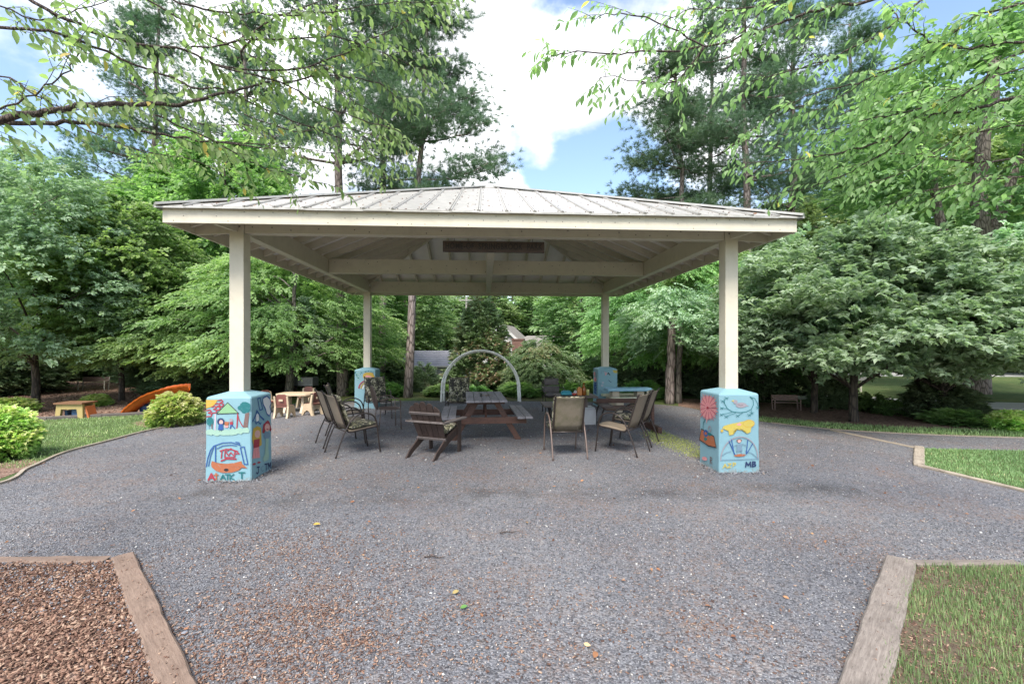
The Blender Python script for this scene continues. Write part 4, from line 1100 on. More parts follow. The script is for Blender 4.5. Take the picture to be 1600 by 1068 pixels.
p_ = P(1228, 640); bench_park('brown slatted park bench half hidden under the right-hand trees', (p_.x, p_.y, 0), radians(-8), 1.3, M_brslat, M_brslat, .50)
def play_table():
    c = P(103, 655.5); t = thing('play_cube', 'small yellow open play table with blue inner post beside the dark timber', 'play table', (c.x, c.y + .25, 0), radians(4))
    My = painted('yellow_board', (.40, .31, .12), .6); Mbl = painted('blue_board', (.04, .10, .19), .6); Mo = painted('orange_board', (.45, .13, .04), .6)
    mb = MB(); poly = [(-.33, .02), (-.22, .02), (-.19, .24), (.16, .24), (.19, .02), (.30, .02), (.29, .36), (-.29, .36)]
    n = len(poly); v = [(x, -.18, z) for x, z in poly] + [(x, -.12, z) for x, z in poly]
    mb.add(v, [tuple(range(n)), tuple(range(2*n-1, n-1, -1))] + [(i, n+i, n+(i+1) % n, (i+1) % n) for i in range(n)]); mb.build('front_frame', My, t)
    o = MB().add([(x, y + .3, z) for x, y, z in v], [tuple(range(n)), tuple(range(2*n-1, n-1, -1))] + [(i, n+i, n+(i+1) % n, (i+1) % n) for i in range(n)]).build('back_frame', My, t)
    MB().box((0, 0, .378), (.64, .46, .032)).build('top', painted('brown_board', (.20, .10, .05), .7), t)
    MB().box((.05, .0, .12), (.16, .16, .23)).build('inner_post', Mbl, t); MB().box((-.19, .02, .10), (.06, .12, .19)).build('inner_post', Mbl, t)
    MB().bar((.31, 0, .30), (.38, 0, .02), .25, .04).build('side_ramp', Mo, t)
play_table()
def slide():
    c = P(180, 651); t = thing('slide', 'curved orange plastic slide rising behind the round yellow-green shrub', 'slide', (c.x + .0, c.y + .35, 0), 0)
    Mo = painted('orange_plastic_slide', (.62, .13, .015), .45, .25, 3, .1)
    path = arc([(.05, 0, -.02), (.20, .02, .20), (.45, .10, .42), (.78, .25, .56), (1.10, .45, .62), (1.22, .52, .62)], 5)
    mb = MB(); n = 11; vs = []; fs = []
    prof = [(cos(a), sin(a)) for a in [pi + pi * j / (n - 1) for j in range(n)]]
    prof = [(-.30, .10)] + [(.27 * c_, .17 * s_ + .10) for c_, s_ in prof] + [(.30, .10)] + [(.29, .06)] + [(.22 * c_ * 1.15, .21 * s_ + .08) for c_, s_ in reversed(prof)] + [(-.29, .06)]
    m = len(prof)
    for i, p in enumerate(path):
        tt = (path[min(i+1, len(path)-1)] - path[max(i-1, 0)]).normalized(); side = Vector((tt.y, -tt.x, 0)).normalized(); up = side.cross(tt)
        for a, b in prof: vs.append(p + side * a + Vector((0, 0, 1)) * (b + (.012 * (i % 2))))
    for i in range(len(path) - 1):
        for j in range(m): fs.append((i*m+j, i*m+(j+1) % m, (i+1)*m+(j+1) % m, (i+1)*m+j))
    mb.add(vs, fs); mb.build('trough', Mo, t)
    mb = MB()
    pl = [(.42, 0), (.98, 0), (.90, .30), (.98, .60), (.62, .50), (.50, .36), (.55, .2)]
    n = len(pl); v = [(x, .12, z) for x, z in pl] + [(x, .28, z) for x, z in pl]
    mb.add(v, [tuple(range(n)), tuple(range(2*n-1, n-1, -1))] + [(i, n+i, n+(i+1) % n, (i+1) % n) for i in range(n)]); mb.build('support', Mo, t, bevel=.02)
slide()
o = MB().lathe([(.10, 0), (.13, .04), (.14, .20), (.12, .24)], (0, 0, 0), 14).build('bucket', flat('dark_blue_plastic', (.03, .06, .14)), None, True); p_ = P(228, 646); o.location = (p_.x, p_.y, 0); props(o, 'dark blue bucket between the orange slide and the round shrub', 'bucket')

def grill():
    c = P(478, 624, 16.0); t = thing('park_grill', 'grey metal pedestal grill box on a post at the wood edge left', 'grill', (c.x, 16.0, 0), radians(-8))
    Mg = painted('galvanised', (.28, .29, .31), .45, .15, 8, .1, (.10, .09, .08), .5)
    MB().tube([(-.12, 0, 0), (-.12, 0, .36)], .04, 10).build('post', M_dkmetal, t, True)
    MB().box((.08, 0, .52), (.56, .36, .30)).build('body', Mg, t, bevel=.008)
    MB().box((-.32, 0, .52), (.22, .34, .31)).build('side_box', painted('dark_slats', (.06, .065, .07), .5), t)
    for k in range(4): MB().box((-.40 + k * .05, -.175, .52), (.012, .012, .26)).build('bar', Mg, t)
    MB().box((.08, -.185, .53), (.40, .012, .12)).build('door', Mg, t, bevel=.003)
grill()
def mailbox():
    c = P(1345, 617, 17.5); t = thing('utility_post', 'small grey box on a post beside the drive beyond the right trees', 'post', (c.x, 17.5, 0), 0)
    MB().box((0, 0, .22), (.05, .05, .44)).build('post', M_ivory, t); MB().box((0, 0, .50), (.3, .2, .13)).build('box', flat('grey_box', (.2, .2, .2)), t, bevel=.01)
mailbox()

# ------------------------------------------------------------------ houses beyond
def outbuilding():
    t = thing('outbuilding', 'low grey outbuilding with a plain shingle roof seen left of the white arch', 'building', (P(676, 600, 24).x, 25, 0), radians(2))
    Mw = painted('grey_siding', (.34, .34, .32), .8, .1, 1, .1); Mr = painted('grey_shingles', (.30, .29, .31), .9, .18, 2, .6, None, 0, 9)
    MB().box((0, 1.4, .25), (3.4, 2.8, .8)).build('wall', Mw, t)
    for k in range(7):
        MB().box((0, -.006, .0 + k * .1), (3.42, .02, .09), rot=Matrix.Rotation(radians(6), 3, 'X')).build('siding_board', Mw, t)
    for k in range(7):
        y0 = -.2 + k * .24; z0 = .66 + k * .115
        MB().bar((-1.85, y0 + .13, z0 + .055), (1.85, y0 + .13, z0 + .055), .29, .03, up=(0, -.42, 1)).build('shingle_course', Mr, t)
    v = [(-1.8, -.15, .64), (1.8, -.15, .64), (1.8, 1.45, 1.42), (-1.8, 1.45, 1.42), (1.8, 3.0, .64), (-1.8, 3.0, .64)]
    MB().add(v, [(0,1,2,3),(3,2,4,5),(0,3,5),(1,4,2)]).build('roof', Mr, t)
    MB().box((0, -.24, .635), (3.7, .03, .07)).build('fascia', M_ivory, t)
outbuilding()
def house():
    Y = 36; t = thing('house', 'pale house with grey-brown gabled roof and brick chimney far behind the pavilion', 'house', (P(825, 560, Y).x, Y, 0), radians(-12))
    Mw = painted('white_siding', (.55, .55, .54), .7, .05, 1, .1); Mr = painted('brown_shingles', (.22, .20, .175), .9, .15, 1.5, .5, None, 0, 9); Mb = painted('red_brick', (.19, .105, .085), .9, .2, 6, .5)
    MB().box((1.6, 3, .8), (6.4, 6, 1.9)).build('wall', Mw, t)
    MB().add([(-1.9, -.3, 1.65), (5.2, -.3, 1.65), (5.0, 3, 2.6), (-.6, 3, 2.6), (5.2, 6.3, 1.65), (-1.9, 6.3, 1.65), (-1.9, -.3, 1.55), (5.2, -.3, 1.55), (5.2, 6.3, 1.55), (-1.9, 6.3, 1.55)],
             [(0,1,2,3),(3,2,4,5),(0,3,5),(1,4,2),(0,6,7,1),(1,7,8,4),(4,8,9,5),(5,9,6,0),(6,9,8,7)]).build('roof', Mr, t)
    # tall gable wing at the left
    MB().add([(-3.6, -.6, -.1), (-.2, -.6, -.1), (-.2, 3.5, -.1), (-3.6, 3.5, -.1), (-3.6, -.6, 1.6), (-.2, -.6, 1.6), (-.2, 3.5, 1.6), (-3.6, 3.5, 1.6), (-1.9, -.6, 3.35), (-1.9, 3.5, 3.35)],
             [(0,1,5,8,4),(2,3,7,9,6),(1,2,6,5),(3,0,4,7)]).build('gable_wall', Mw, t)
    for s, (xa, xb) in ((1, (.05, -1.9)), (-1, (-3.85, -1.9))):
        MB().bar(((xa + xb) / 2 , -.95, 2.48 ), ((xa + xb) / 2, 3.8, 2.48), 2.72, .08, up=(s * .70, 0, .78)).build('gable_roof', Mr, t)
        MB().bar(((xa + xb) / 2 , -.96, 2.44 ), ((xa + xb) / 2, -.99, 2.44), 2.72, .18, up=(s * .70, 0, .78)).build('bargeboard', Mw, t)
    mb = MB(); ch = mb.box((-.55, -1.15, 1.05), (.85, .5, 2.3)); ch.box((-.55, -1.15, 2.23), (.95, .6, .1)); ch.build('chimney', Mb, t)
    for x in (1.4, 3.2):
        w = MB().box((x, -.02, 1.0), (.8, .06, .8)).build('window', flat('window_glass', (.03, .035, .04), .2), t)
        MB().box((x, -.06, 1.0), (.92, .03, .06)).build('sash', Mw, w)
house()
mb = MB().tube([(0, 0, 0), (0, 0, 6.2)], [.13, .10], 10); mb.box((0, 0, 5.9), (1.4, .1, .1)); o = mb.build('utility_pole', painted('grey_pole', (.35, .33, .31), .9), None); o.location = (P(729, 500, 42).x, 42, 0)
props(o, 'pale grey utility pole rising behind the dark conical evergreen', 'pole')
# ------------------------------------------------------------------ vegetation
NR = np.random.default_rng(11)
def nz(v): return v / np.maximum(np.linalg.norm(v, axis=-1, keepdims=True), 1e-9)
def leaf4(L, W, fold=.25):
    """kite leaf along +x: 4 verts, 2 triangles"""
    return np.array([[0, 0, 0], [L*.45, W/2, W*fold], [L, 0, -L*.06], [L*.45, -W/2, W*fold]]), np.array([[0, 1, 2], [0, 2, 3]])
def leaf_big(L, W):
    v = np.array([[0,0,0],[L*.3,0,-.01*L],[L*.68,0,-.03*L],[L,0,-.14*L],[L*.22,W*.38,W*.10],[L*.5,W*.5,W*.12],[L*.78,W*.30,W*.03],[L*.22,-W*.38,W*.10],[L*.5,-W*.5,W*.12],[L*.78,-W*.30,W*.03]])
    t = np.array([[0,1,4],[1,5,4],[1,2,5],[2,6,5],[2,3,6],[0,7,1],[1,7,8],[1,8,2],[2,8,9],[2,9,3]])
    return v, t
def basis(d, up, roll):
    x = nz(d); y = nz(np.cross(up, x)); z = np.cross(x, y)
    c, s = np.cos(roll)[:, None], np.sin(roll)[:, None]
    y2 = y * c + z * s; z2 = np.cross(x, y2)
    return np.stack([x, y2, z2], axis=-1)          # K,3,3 columns
def place(tpl, pos, d, scale, rnd, up=None, roll=None, rng=NR, var=.25):
    """put template (V,T) at K poses -> verts, tris, per-face rnd"""
    V, T = tpl[:2]; K = len(pos)
    if up is None: up = np.tile([0, 0, 1.0], (K, 1))
    if roll is None: roll = rng.normal(0, .35, K)
    B = basis(d, up + 1e-3, roll)
    out = np.einsum('kij,vj->kvi', B, V) * np.asarray(scale).reshape(-1, 1, 1) + pos[:, None, :]
    tri = T[None] + (np.arange(K) * len(V))[:, None, None]
    base = np.asarray(rnd).reshape(-1, 1)
    f = np.clip(base + (tpl[2][None] if len(tpl) > 2 else rng.uniform(-var, var, (K, len(T)))), 0, 1)
    return out.reshape(-1, 3), tri.reshape(-1, 3), f.reshape(-1)
def merge(parts):
    vs, ts, rs = [], [], []; o = 0
    for v, t, r in parts: vs.append(v); ts.append(t + o); rs.append(r); o += len(v)
    return np.concatenate(vs), np.concatenate(ts), np.concatenate(rs)
def spray(rng, n=12, L=.5, ll=.10, lw=.05, angle=55, droop=.25, hang=.25, whorl=False):
    P_, D_, S_ = [], [], []
    for i in range(n):
        if whorl: t = 1 if i < n * .6 else rng.uniform(.4, .9)
        else: t = (i + 1) / n
        s = 1 if i % 2 else -1
        a = radians(angle * (1 - .5 * t) if i < n - 1 else 5) * s + rng.normal(0, .2)
        if whorl and t == 1: a = 2 * pi * i / (n * .6) + rng.normal(0, .2)
        P_.append([t * L, rng.normal(0, .01), -droop * t * t * L * .6 + rng.normal(0, .012)])
        D_.append([cos(a), sin(a), -hang + rng.normal(0, .22)])
        S_.append(rng.uniform(.7, 1.2))
    v, t, r = place(leaf4(ll, lw), np.array(P_), np.array(D_), np.array(S_), np.zeros(n), rng=rng, roll=rng.normal(0, .45, n))
    fr = np.repeat(rng.uniform(-.22, .22, n), 2)
    return v, t, fr
def tuft(rng, n=26, L=.19, w=.012, spread=1.2):
    V, T = [], []
    for i in range(n):
        th = spread * sqrt(rng.random()) ; ph = rng.random() * 2 * pi; l = L * rng.uniform(.7, 1.15); b = rng.uniform(0, .10)
        d = np.array([cos(th), sin(th) * cos(ph), sin(th) * sin(ph)]); p = np.array([b - .05, 0, 0])
        s = np.cross(d, rng.normal(size=3)); s /= np.linalg.norm(s)
        k = len(V); V += [p - s * w / 2, p + s * w / 2, p + d * l]; T.append([k, k + 1, k + 2])
    return np.array(V), np.array(T), rng.uniform(-.2, .2, n)
def boughs(rng, R, zb, H, prof, nb, spb, bw=.5, bt=.16, droop=.12, rise=0.0, inner=.3, updir=0.0, wob=.18, ex=1.0, ey=1.0):
    pos, dr, rn = [], [], []
    tips = []
    for b in range(nb):
        h = (b + rng.uniform(.2, .8)) / nb; az = b * 2.39996 + rng.normal(0, .3)
        rr = R * prof(h) * rng.uniform(1 - wob, 1 + wob * .7)
        o = np.array([cos(az) * ex, sin(az) * ey, 0]); pr = np.array([-sin(az), cos(az), 0])
        n = max(8, int(spb * (.35 + prof(h)) * rng.uniform(.75, 1.2)))
        s = inner + (1 - inner) * rng.random(n) ** .65
        lat = rng.normal(0, 1, n) * bw * rr * .42 * (1.15 - s * .55) * s
        z0 = zb + h * H
        z = z0 + rise * rr * s - droop * rr * s ** 2 + rng.normal(0, bt, n) - .25 * np.abs(lat) * droop
        p = o * (rr * s)[:, None] + pr * lat[:, None]; p[:, 2] = z
        d = o + pr * (lat / (rr * .7 + .01))[:, None] * 1.0 + rng.normal(0, .33, (n, 3)); d[:, 2] = d[:, 2] * .5 + updir - .15 * s
        pos.append(p); dr.append(d); rn.append(np.full(n, rng.uniform(.25, .75)) + rng.normal(0, .07, n))
        tips.append((o * rr * .85 + np.array([0, 0, z0 + rise * rr * .85 - droop * rr * .7]), z0, rr))
    return np.concatenate(pos), np.concatenate(dr), np.concatenate(rn), tips
def foliage(name, rng, tpls, pos, d, rn, mat, parent, s0=.8, s1=1.25, up=None):
    which = rng.integers(0, len(tpls), len(pos)); parts = []
    for k, tp in enumerate(tpls):
        m = which == k
        if m.any(): parts.append(place(tp, pos[m], d[m], rng.uniform(s0, s1, m.sum()), rn[m], rng=rng))
    V, T, r = merge(parts)
    return fastmesh(name, V, T, mat, r, parent)
def woody(mb, rng, pts, r0, r1, n=8, wob=.04):
    """tapered wandering limb"""
    q = arc(pts, 4); k = len(q); rs = [r0 + (r1 - r0) * (i / (k - 1)) ** .8 for i in range(k)]
    q = [q[0]] + [p + Vector((rng.normal(0, wob), rng.normal(0, wob), 0)) * min(1, i / 4) for i, p in enumerate(q[1:])]
    mb.tube(q, rs, n); return q
def limbs(mb, rng, top, tips, base_r, n, start=.35):
    H = top[-1].z
    for k in rng.permutation(len(tips))[:n]:
        tp, z0, rr = tips[k]; tp = Vector(tp)
        zs = max(H * start * .6, min(H * .97, tp.z - rr * .45)); 
        i = min(range(len(top)), key=lambda j: abs(top[j].z - zs)); s = top[i]
        rad = base_r * (.40 - .22 * (s.z / H)); mid = s.lerp(tp, .5) + Vector((0, 0, .10 * rr))
        woody(mb, rng, [s, mid, tp], rad, rad * .18, 5, .03)

# ---- materials (albedo .04-.12 in the mean)
G = lambda *s: list(s)
ML_layer = leafmat('leaf_dogwood', G((0, (.040, .085, .022)), (.5, (.085, .150, .040)), (1, (.165, .235, .065))), .42)
ML_maple = leafmat('leaf_maple', G((0, (.035, .080, .022)), (.5, (.080, .150, .040)), (1, (.150, .230, .060))), .48)
ML_oak = leafmat('leaf_oak', G((0, (.060, .105, .060)), (.5, (.120, .180, .105)), (1, (.200, .260, .165))), .36)
ML_grey = leafmat('leaf_greyish', G((0, (.055, .092, .054)), (.5, (.105, .155, .088)), (1, (.165, .210, .120))), .36)
ML_wood = leafmat('leaf_woodland', G((0, (.045, .085, .032)), (.5, (.090, .140, .052)), (1, (.160, .215, .085))), .42, hue=.06)
ML_dark = leafmat('leaf_dark', G((0, (.038, .070, .032)), (.6, (.075, .115, .052)), (1, (.13, .175, .085))), .22)
ML_magn = leafmat('leaf_magnolia', G((0, (.045, .08, .030)), (.55, (.09, .14, .055)), (.74, (.12, .14, .065)), (.84, (.16, .10, .06)), (1, (.20, .13, .085))), .2, .35)
ML_jap = leafmat('leaf_japanese_maple', G((0, (.045, .075, .030)), (.55, (.085, .11, .05)), (.85, (.13, .12, .065)), (1, (.17, .11, .075))), .42)
ML_pine = leafmat('pine_needles', G((0, (.024, .055, .032)), (.5, (.045, .090, .046)), (1, (.085, .140, .065))), .22, .5)
ML_shrub = leafmat('leaf_golden_shrub', G((0, (.075, .14, .025)), (.45, (.17, .26, .045)), (.75, (.36, .38, .09)), (1, (.46, .36, .13))), .4)
ML_near = leafmat('leaf_cherry', G((0, (.070, .118, .040)), (.5, (.115, .172, .062)), (.93, (.18, .235, .10)), (.97, (.24, .26, .13)), (1, (.35, .22, .03))), .5, .42, tboost=1.7)
MB_grey = bark('bark_grey', (.15, .13, .11), (.27, .24, .21))
MB_pine = bark('bark_pine', (.19, .145, .125), (.36, .305, .285), .8)
MB_dark = bark('bark_dark', (.05, .038, .03), (.11, .085, .068))
MB_cherry = bark('bark_cherry', (.07, .05, .045), (.16, .12, .10), 4)

dome = lambda h: max(.08, sqrt(max(0, 1 - (h * 1.0) ** 2.6))) * (.75 + .25 * min(1, h * 4))
oval = lambda h: max(.12, sin(pi * min(1, h * .86 + .12)) ** .6)
vase = lambda h: max(.15, (1 - h ** 3) ** .6 * (.55 + .45 * min(1, h * 2.2)))
cone = lambda h: max(.06, (1 - h) ** .75)
rg = lambda s: np.random.default_rng(s)

TREES = {}
def tree(kind, name, label, loc, rz=0.0, scale=1.0, group=None, make=None, cat='tree'):
    if kind in TREES:
        return copy_thing(TREES[kind], loc, rz, label, group, scale)
    t = thing(name, label, cat, loc, rz, group); make(t)
    t.scale = (scale,) * 3 if isinstance(scale, (int, float)) else scale
    TREES[kind] = t; return t
def broad(seed, R, zb, H, prof, nb, spb, tp, mat, bk, tr=.12, nl=14, lean=(0, 0), **kw):
    def mk(t):
        rng = rg(seed); pos, d, rn, tips = boughs(rng, R, zb, H, prof, nb, spb, **kw)
        tpls = [spray(rng, **tp) for _ in range(3)]
        foliage('crown', rng, tpls, pos, d, rn, mat, t)
        mb = MB(); top = woody(mb, rng, [(0, 0, -.15), (lean[0] * .3, lean[1] * .3, (zb + H) * .25), (lean[0] * .6, lean[1] * .6, (zb + H) * .55), (lean[0], lean[1], (zb + H) * .9)], tr, tr * .25, 10)
        limbs(mb, rng, top, tips, tr, nl); mb.build('trunk', bk, t, True)
    return mk
TP_fine = dict(n=14, L=.42, ll=.105, lw=.055, droop=.3)
TP_maple = dict(n=12, L=.45, ll=.13, lw=.095, droop=.15, hang=.35)
TP_oak = dict(n=13, L=.36, ll=.125, lw=.062, whorl=True, hang=.15)
TP_far = dict(n=9, L=.6, ll=.24, lw=.15, droop=.3)
TP_small = dict(n=14, L=.34, ll=.085, lw=.042)

def at(px, Y): return ((px - 800) / F * Y, Y, 0)
# ------- left side
tree('greyoak', 'broadleaf_tree', 'grey-green small-leaved tree with thin dark trunk at the far left', at(56, 13.2), 0, 1.08, None,
     broad(21, 2.6, 1.5, 4.8, oval, 62, 62, TP_fine, ML_grey, MB_dark, .105, 16, bt=.18, droop=.2, updir=.2, bw=.7))
tree('mapleA', 'maple_tree', 'bright green maple with layered leafy boughs and dark trunk beside the orange slide', at(190, 14.6), .4, .92, None,
     broad(22, 2.5, 1.35, 5.4, vase, 64, 58, TP_maple, ML_maple, MB_dark, .10, 16, bt=.16, droop=.05, rise=.10, updir=.15, bw=.6))
tree('dogwood', 'dogwood_tree', 'spreading pale green layered tree with light forked trunk behind the front left post', at(450, 15.6), 0, 1, None,
     broad(23, 3.7, 1.35, 3.5, dome, 50, 95, TP_fine, ML_layer, MB_grey, .16, 18, bt=.11, droop=.16, rise=.05, bw=.75, lean=(.3, 0)))
tree('dogwood', 'dogwood_tree', 'pale green layered tree overhanging the orange slide', at(318, 15.8), 2.2, (.86, .86, .9))
tree('mapleA', 'maple_tree', 'tall bright yellow-green maple rising above the left eave of the pavilion', at(352, 20.5), 2.0, (1.5, 1.5, 1.60))
tree('mapleA', 'maple_tree', 'bright green maple between the grey-green tree and the tall yellow-green maple', at(215, 22), 4.0, (1.3, 1.3, 1.35))
tree('greyoak', 'broadleaf_tree', 'grey-green tree cut by the left picture edge', at(-70, 16.5), 1.7, 1.25)
tree('greyoak', 'broadleaf_tree', 'tall dark broadleaf tree behind the far left grey-green tree', at(70, 27), 3.1, (1.9, 1.9, 2.05))
# small maple directly behind the posts on the left
tree('mapleA', 'maple_tree', 'green maple behind the back left post', at(545, 22), .9, (1.15, 1.15, 1.0))
# ------- right side
oakmk = broad(24, 2.9, 1.42, 2.85, dome, 62, 105, TP_oak, ML_oak, MB_dark, .115, 16, bt=.14, droop=.06, bw=.55, updir=.2, wob=.28)
tree('oakA', 'oak_tree', 'wide low green tree with straight brown trunk in the middle of the right bed', at(1334, 10.6), 0, (1, 1, 1.02), None, oakmk)
tree('oakA', 'oak_tree', 'low spreading green tree at the right end of the bed, boughs almost to the ground', at(1475, 10.9), 2.2, (.92, .92, .93))
tree('oakA', 'oak_tree', 'green tree with thin dark trunk beside the right park bench', at(1272, 12.0), 4.1, (.85, .85, 1.02))
tree('oakA', 'oak_tree', 'green tree at the right picture edge behind the low spreading tree', at(1660, 13), 1.1, (1.1, 1.1, 1.2))
tree('dogwood', 'dogwood_tree', 'yellow-green layered tree above the twin trunks behind the back right post', at(1050, 17.2), 1.2, (.86, .86, 1.12))
tree('dogwood', 'dogwood_tree', 'light green layered tree just left of the front right post', at(1128, 16.8), 3.4, (.8, .8, 1.05))
tree('dogwood', 'dogwood_tree', 'light green tree just right of the front right post', at(1190, 15.0), 5.2, (.62, .62, .95))
# ------- behind the pavilion
farmk = broad(25, 4.2, 1.2, 8.3, oval, 60, 46, TP_far, ML_wood, MB_grey, .24, 14, bt=.35, droop=.15, updir=.1, bw=.7)
farmk2 = broad(26, 3.8, 1.5, 9.5, vase, 64, 42, TP_far, ML_wood, MB_grey, .22, 14, bt=.32, droop=.05, rise=.1, updir=.2, bw=.65)
far = [('farA', 690, 44, .8, (.85, .85, .72), 'pale green woodland tree beyond the grey outbuilding'),
       ('farB', 632, 30, .4, (.8, .8, .62), 'mid green woodland tree left of the outbuilding roof'),
       ('farA', 745, 52, 2.4, (1.1, 1.1, .98), 'woodland tree behind the conical evergreen'),
       ('farB', 800, 55, 3.0, (1.1, 1.1, .92), 'round woodland tree above the far house roof'),
       ('farA', 850, 58, 4.4, (1.2, 1.2, 1.0), 'dark woodland tree above the right end of the far house'),
       ('farB', 908, 27, 1.4, (.7, .7, .56), 'grey-green woodland tree left of the back right post'),
       ('farA', 960, 36, .2, (.95, .95, .85), 'woodland tree behind the back right post'),
       ('farB', 1030, 30, 5.1, (.9, .9, .78), 'woodland tree behind the yellow-green layered tree'),
       ('farA', 585, 34, 5.7, (.9, .9, .85), 'woodland tree behind the back left post'),
       ('farB', 500, 31, 2.9, (1.0, 1.0, .95), 'woodland tree behind the spreading pale green tree'),
       ('farA', 410, 36, 1.2, (1.2, 1.2, 1.2), 'woodland tree standing behind the tall yellow-green maple'),
       ('farB', 275, 33, 3.9, (1.3, 1.3, 1.35), 'tall woodland tree high on the left'),
       ('farA', 130, 36, 2.9, (1.35, 1.35, 1.3), 'tall woodland tree beyond the bark slope'),
       ('farB', -20, 32, 5.5, (1.3, 1.3, 1.25), 'tall woodland tree at the left picture edge'),
       ('farA', -190, 34, .7, (1.4, 1.4, 1.3), 'woodland tree outside the left lawn'),
       ('farA', 1120, 34, 3.3, (1.0, 1.0, .85), 'woodland tree behind the front right post'),
       ('farB', 1230, 30, 1.9, (1.15, 1.15, 1.0), 'woodland tree behind the low green trees'),
       ('farA', 1330, 34, 4.9, (1.5, 1.5, 1.7), 'tall shaded woodland tree above the low green trees'),
       ('farB', 1445, 33, .1, (1.5, 1.5, 1.75), 'tall dense woodland tree left of the big forked trunk'),
       ('farA', 1690, 30, 2.1, (1.6, 1.6, 1.9), 'tall woodland tree at the right picture edge'),
       ('farB', 1570, 36, 3.7, (1.6, 1.6, 1.75), 'tall woodland tree behind the big forked trunk'),
       ('farA', 1820, 24, 5.0, (1.3, 1.3, 1.3), 'woodland tree beyond the right lawn'),
       ('farB', 1480, 48, 1.0, (1.2, 1.2, 1.0), 'far woodland tree beyond the drive on the right'),
       ('farA', 1350, 52, 2.7, (1.2, 1.2, .9), 'far woodland tree beyond the far drive'),
       ('farB', 1640, 46, 4.3, (1.3, 1.3, 1.0), 'far woodland tree at the right beyond the drive'),
       ]
for k, px, Y, rz, s_, lb in far:
    tree(k, 'woodland_tree', lb, at(px, Y), rz, s_, 'woodland trees around the park', farmk if k == 'farA' else farmk2)
# magnolia, japanese maple, small conifer
tree('magnolia', 'magnolia_tree', 'dark conical magnolia with russet new leaves behind the white arch', at(752, 18), 0, 1, None,
     broad(31, 1.4, .15, 3.35, cone, 70, 40, dict(n=9, L=.28, ll=.15, lw=.07, whorl=True, hang=.0), ML_magn, MB_dark, .09, 6, bt=.12, droop=.1, updir=.3, inner=.35, wob=.1))
tree('japmaple', 'japanese_maple', 'rounded reddish-green Japanese maple right of the white arch', at(846, 17.2), 0, 1, None,
     broad(32, 1.45, .35, 1.55, dome, 34, 60, dict(n=14, L=.3, ll=.085, lw=.045, droop=.5), ML_jap, MB_dark, .05, 10, bt=.08, droop=.25, bw=.75))
tree('spindle', 'young_evergreen', 'small dark green upright evergreen before the grey outbuilding', at(664, 17.5), 0, .72, None,
     broad(33, .62, .08, 1.35, oval, 26, 40, dict(n=10, L=.2, ll=.08, lw=.03), ML_dark, MB_dark, .03, 0, bt=.08, updir=.6))

# ------- pines
def pine(seed, Ht, h0, R, nbr, lean=(0, 0), tr=.22, dens=1.0, prof=None):
    def mk(t):
        rng = rg(seed); mb = MB()
        top = woody(mb, rng, [(0, 0, -.2), (lean[0] * .33, lean[1] * .33, Ht * .33), (lean[0] * .66, lean[1] * .66, Ht * .66), (lean[0], lean[1], Ht)], tr, tr * .22, 12, .05)
        tp = [tuft(rng) for _ in range(4)]; pos, d, rn = [], [], []
        for b in range(nbr):
            h = (b + rng.uniform(.1, .9)) / nbr; z = Ht * (h0 + (1 - h0) * h); az = rng.uniform(0, 2 * pi)
            L = R * (prof(h) if prof else (1 - .75 * h ** 1.5)) * rng.uniform(.55, 1.1)
            i = min(range(len(top)), key=lambda j: abs(top[j].z - z)); s = top[i]
            o = Vector((cos(az), sin(az), 0)); rise = rng.uniform(-.05, .4)
            e = s + o * L + Vector((0, 0, rise * L)); m_ = s.lerp(e, .5) + Vector((0, 0, -.08 * L))
            q = woody(mb, rng, [s, m_, e], max(.02, tr * .28 * (1 - h * .6)), .012, 5, .05)
            sub = int((4 + L * 2.2) * dens)
            for k in range(sub):
                u = .38 + .62 * ((k + rng.random()) / sub); c = np.array(q[min(len(q) - 1, int(u * (len(q) - 1)))]) 
                side = rng.normal(0, .32 * L * (1.15 - u) + .12, 3) * np.array([1, 1, .35]); c2 = c + side; c2[2] += .1
                if k % 2 == 0: mb.tube([Vector(c), Vector((c + c2) / 2), Vector(c2)], [.014, .009, .005], 4)
                n = int(rng.integers(13, 22)); r_ = rng.uniform(.22, .40)
                pp = c2 + rng.normal(0, 1, (n, 3)) * np.array([r_, r_, r_ * .42])
                pos.append(pp); dd = (pp - c2) * np.array([1, 1, .6]) + np.array([o.x, o.y, .5]) * .22; d.append(dd); rn.append(np.full(n, rng.uniform(.3, .7)))
        pos, d, rn = np.concatenate(pos), np.concatenate(d), np.concatenate(rn)
        foliage('needles', rng, tp, pos, d, rn, ML_pine, t, .8, 1.3); mb.build('trunk', MB_pine, t, True)
    return mk
pmA = pine(41, 15.0, .36, 2.6, 34, (.75, .1), .17, 1.35, lambda h: (.75 + .6 * sin(pi * min(1, h * 1.4))) * (1 - .6 * h))
pmB = pine(42, 22.0, .42, 3.8, 44, (-.6, .3), .27, 1.2)
tree('pineA', 'pine_tree', 'open dark pine leaning right above the pavilion roof, trunk behind the picnic table', at(637, 15.6), 0, 1, 'pine trees', pmA)
tree('pineB', 'pine_tree', 'thick grey-trunked pine rising left of the roof peak', at(536, 16.2), 0, (.8, .8, .9), 'pine trees', pmB)
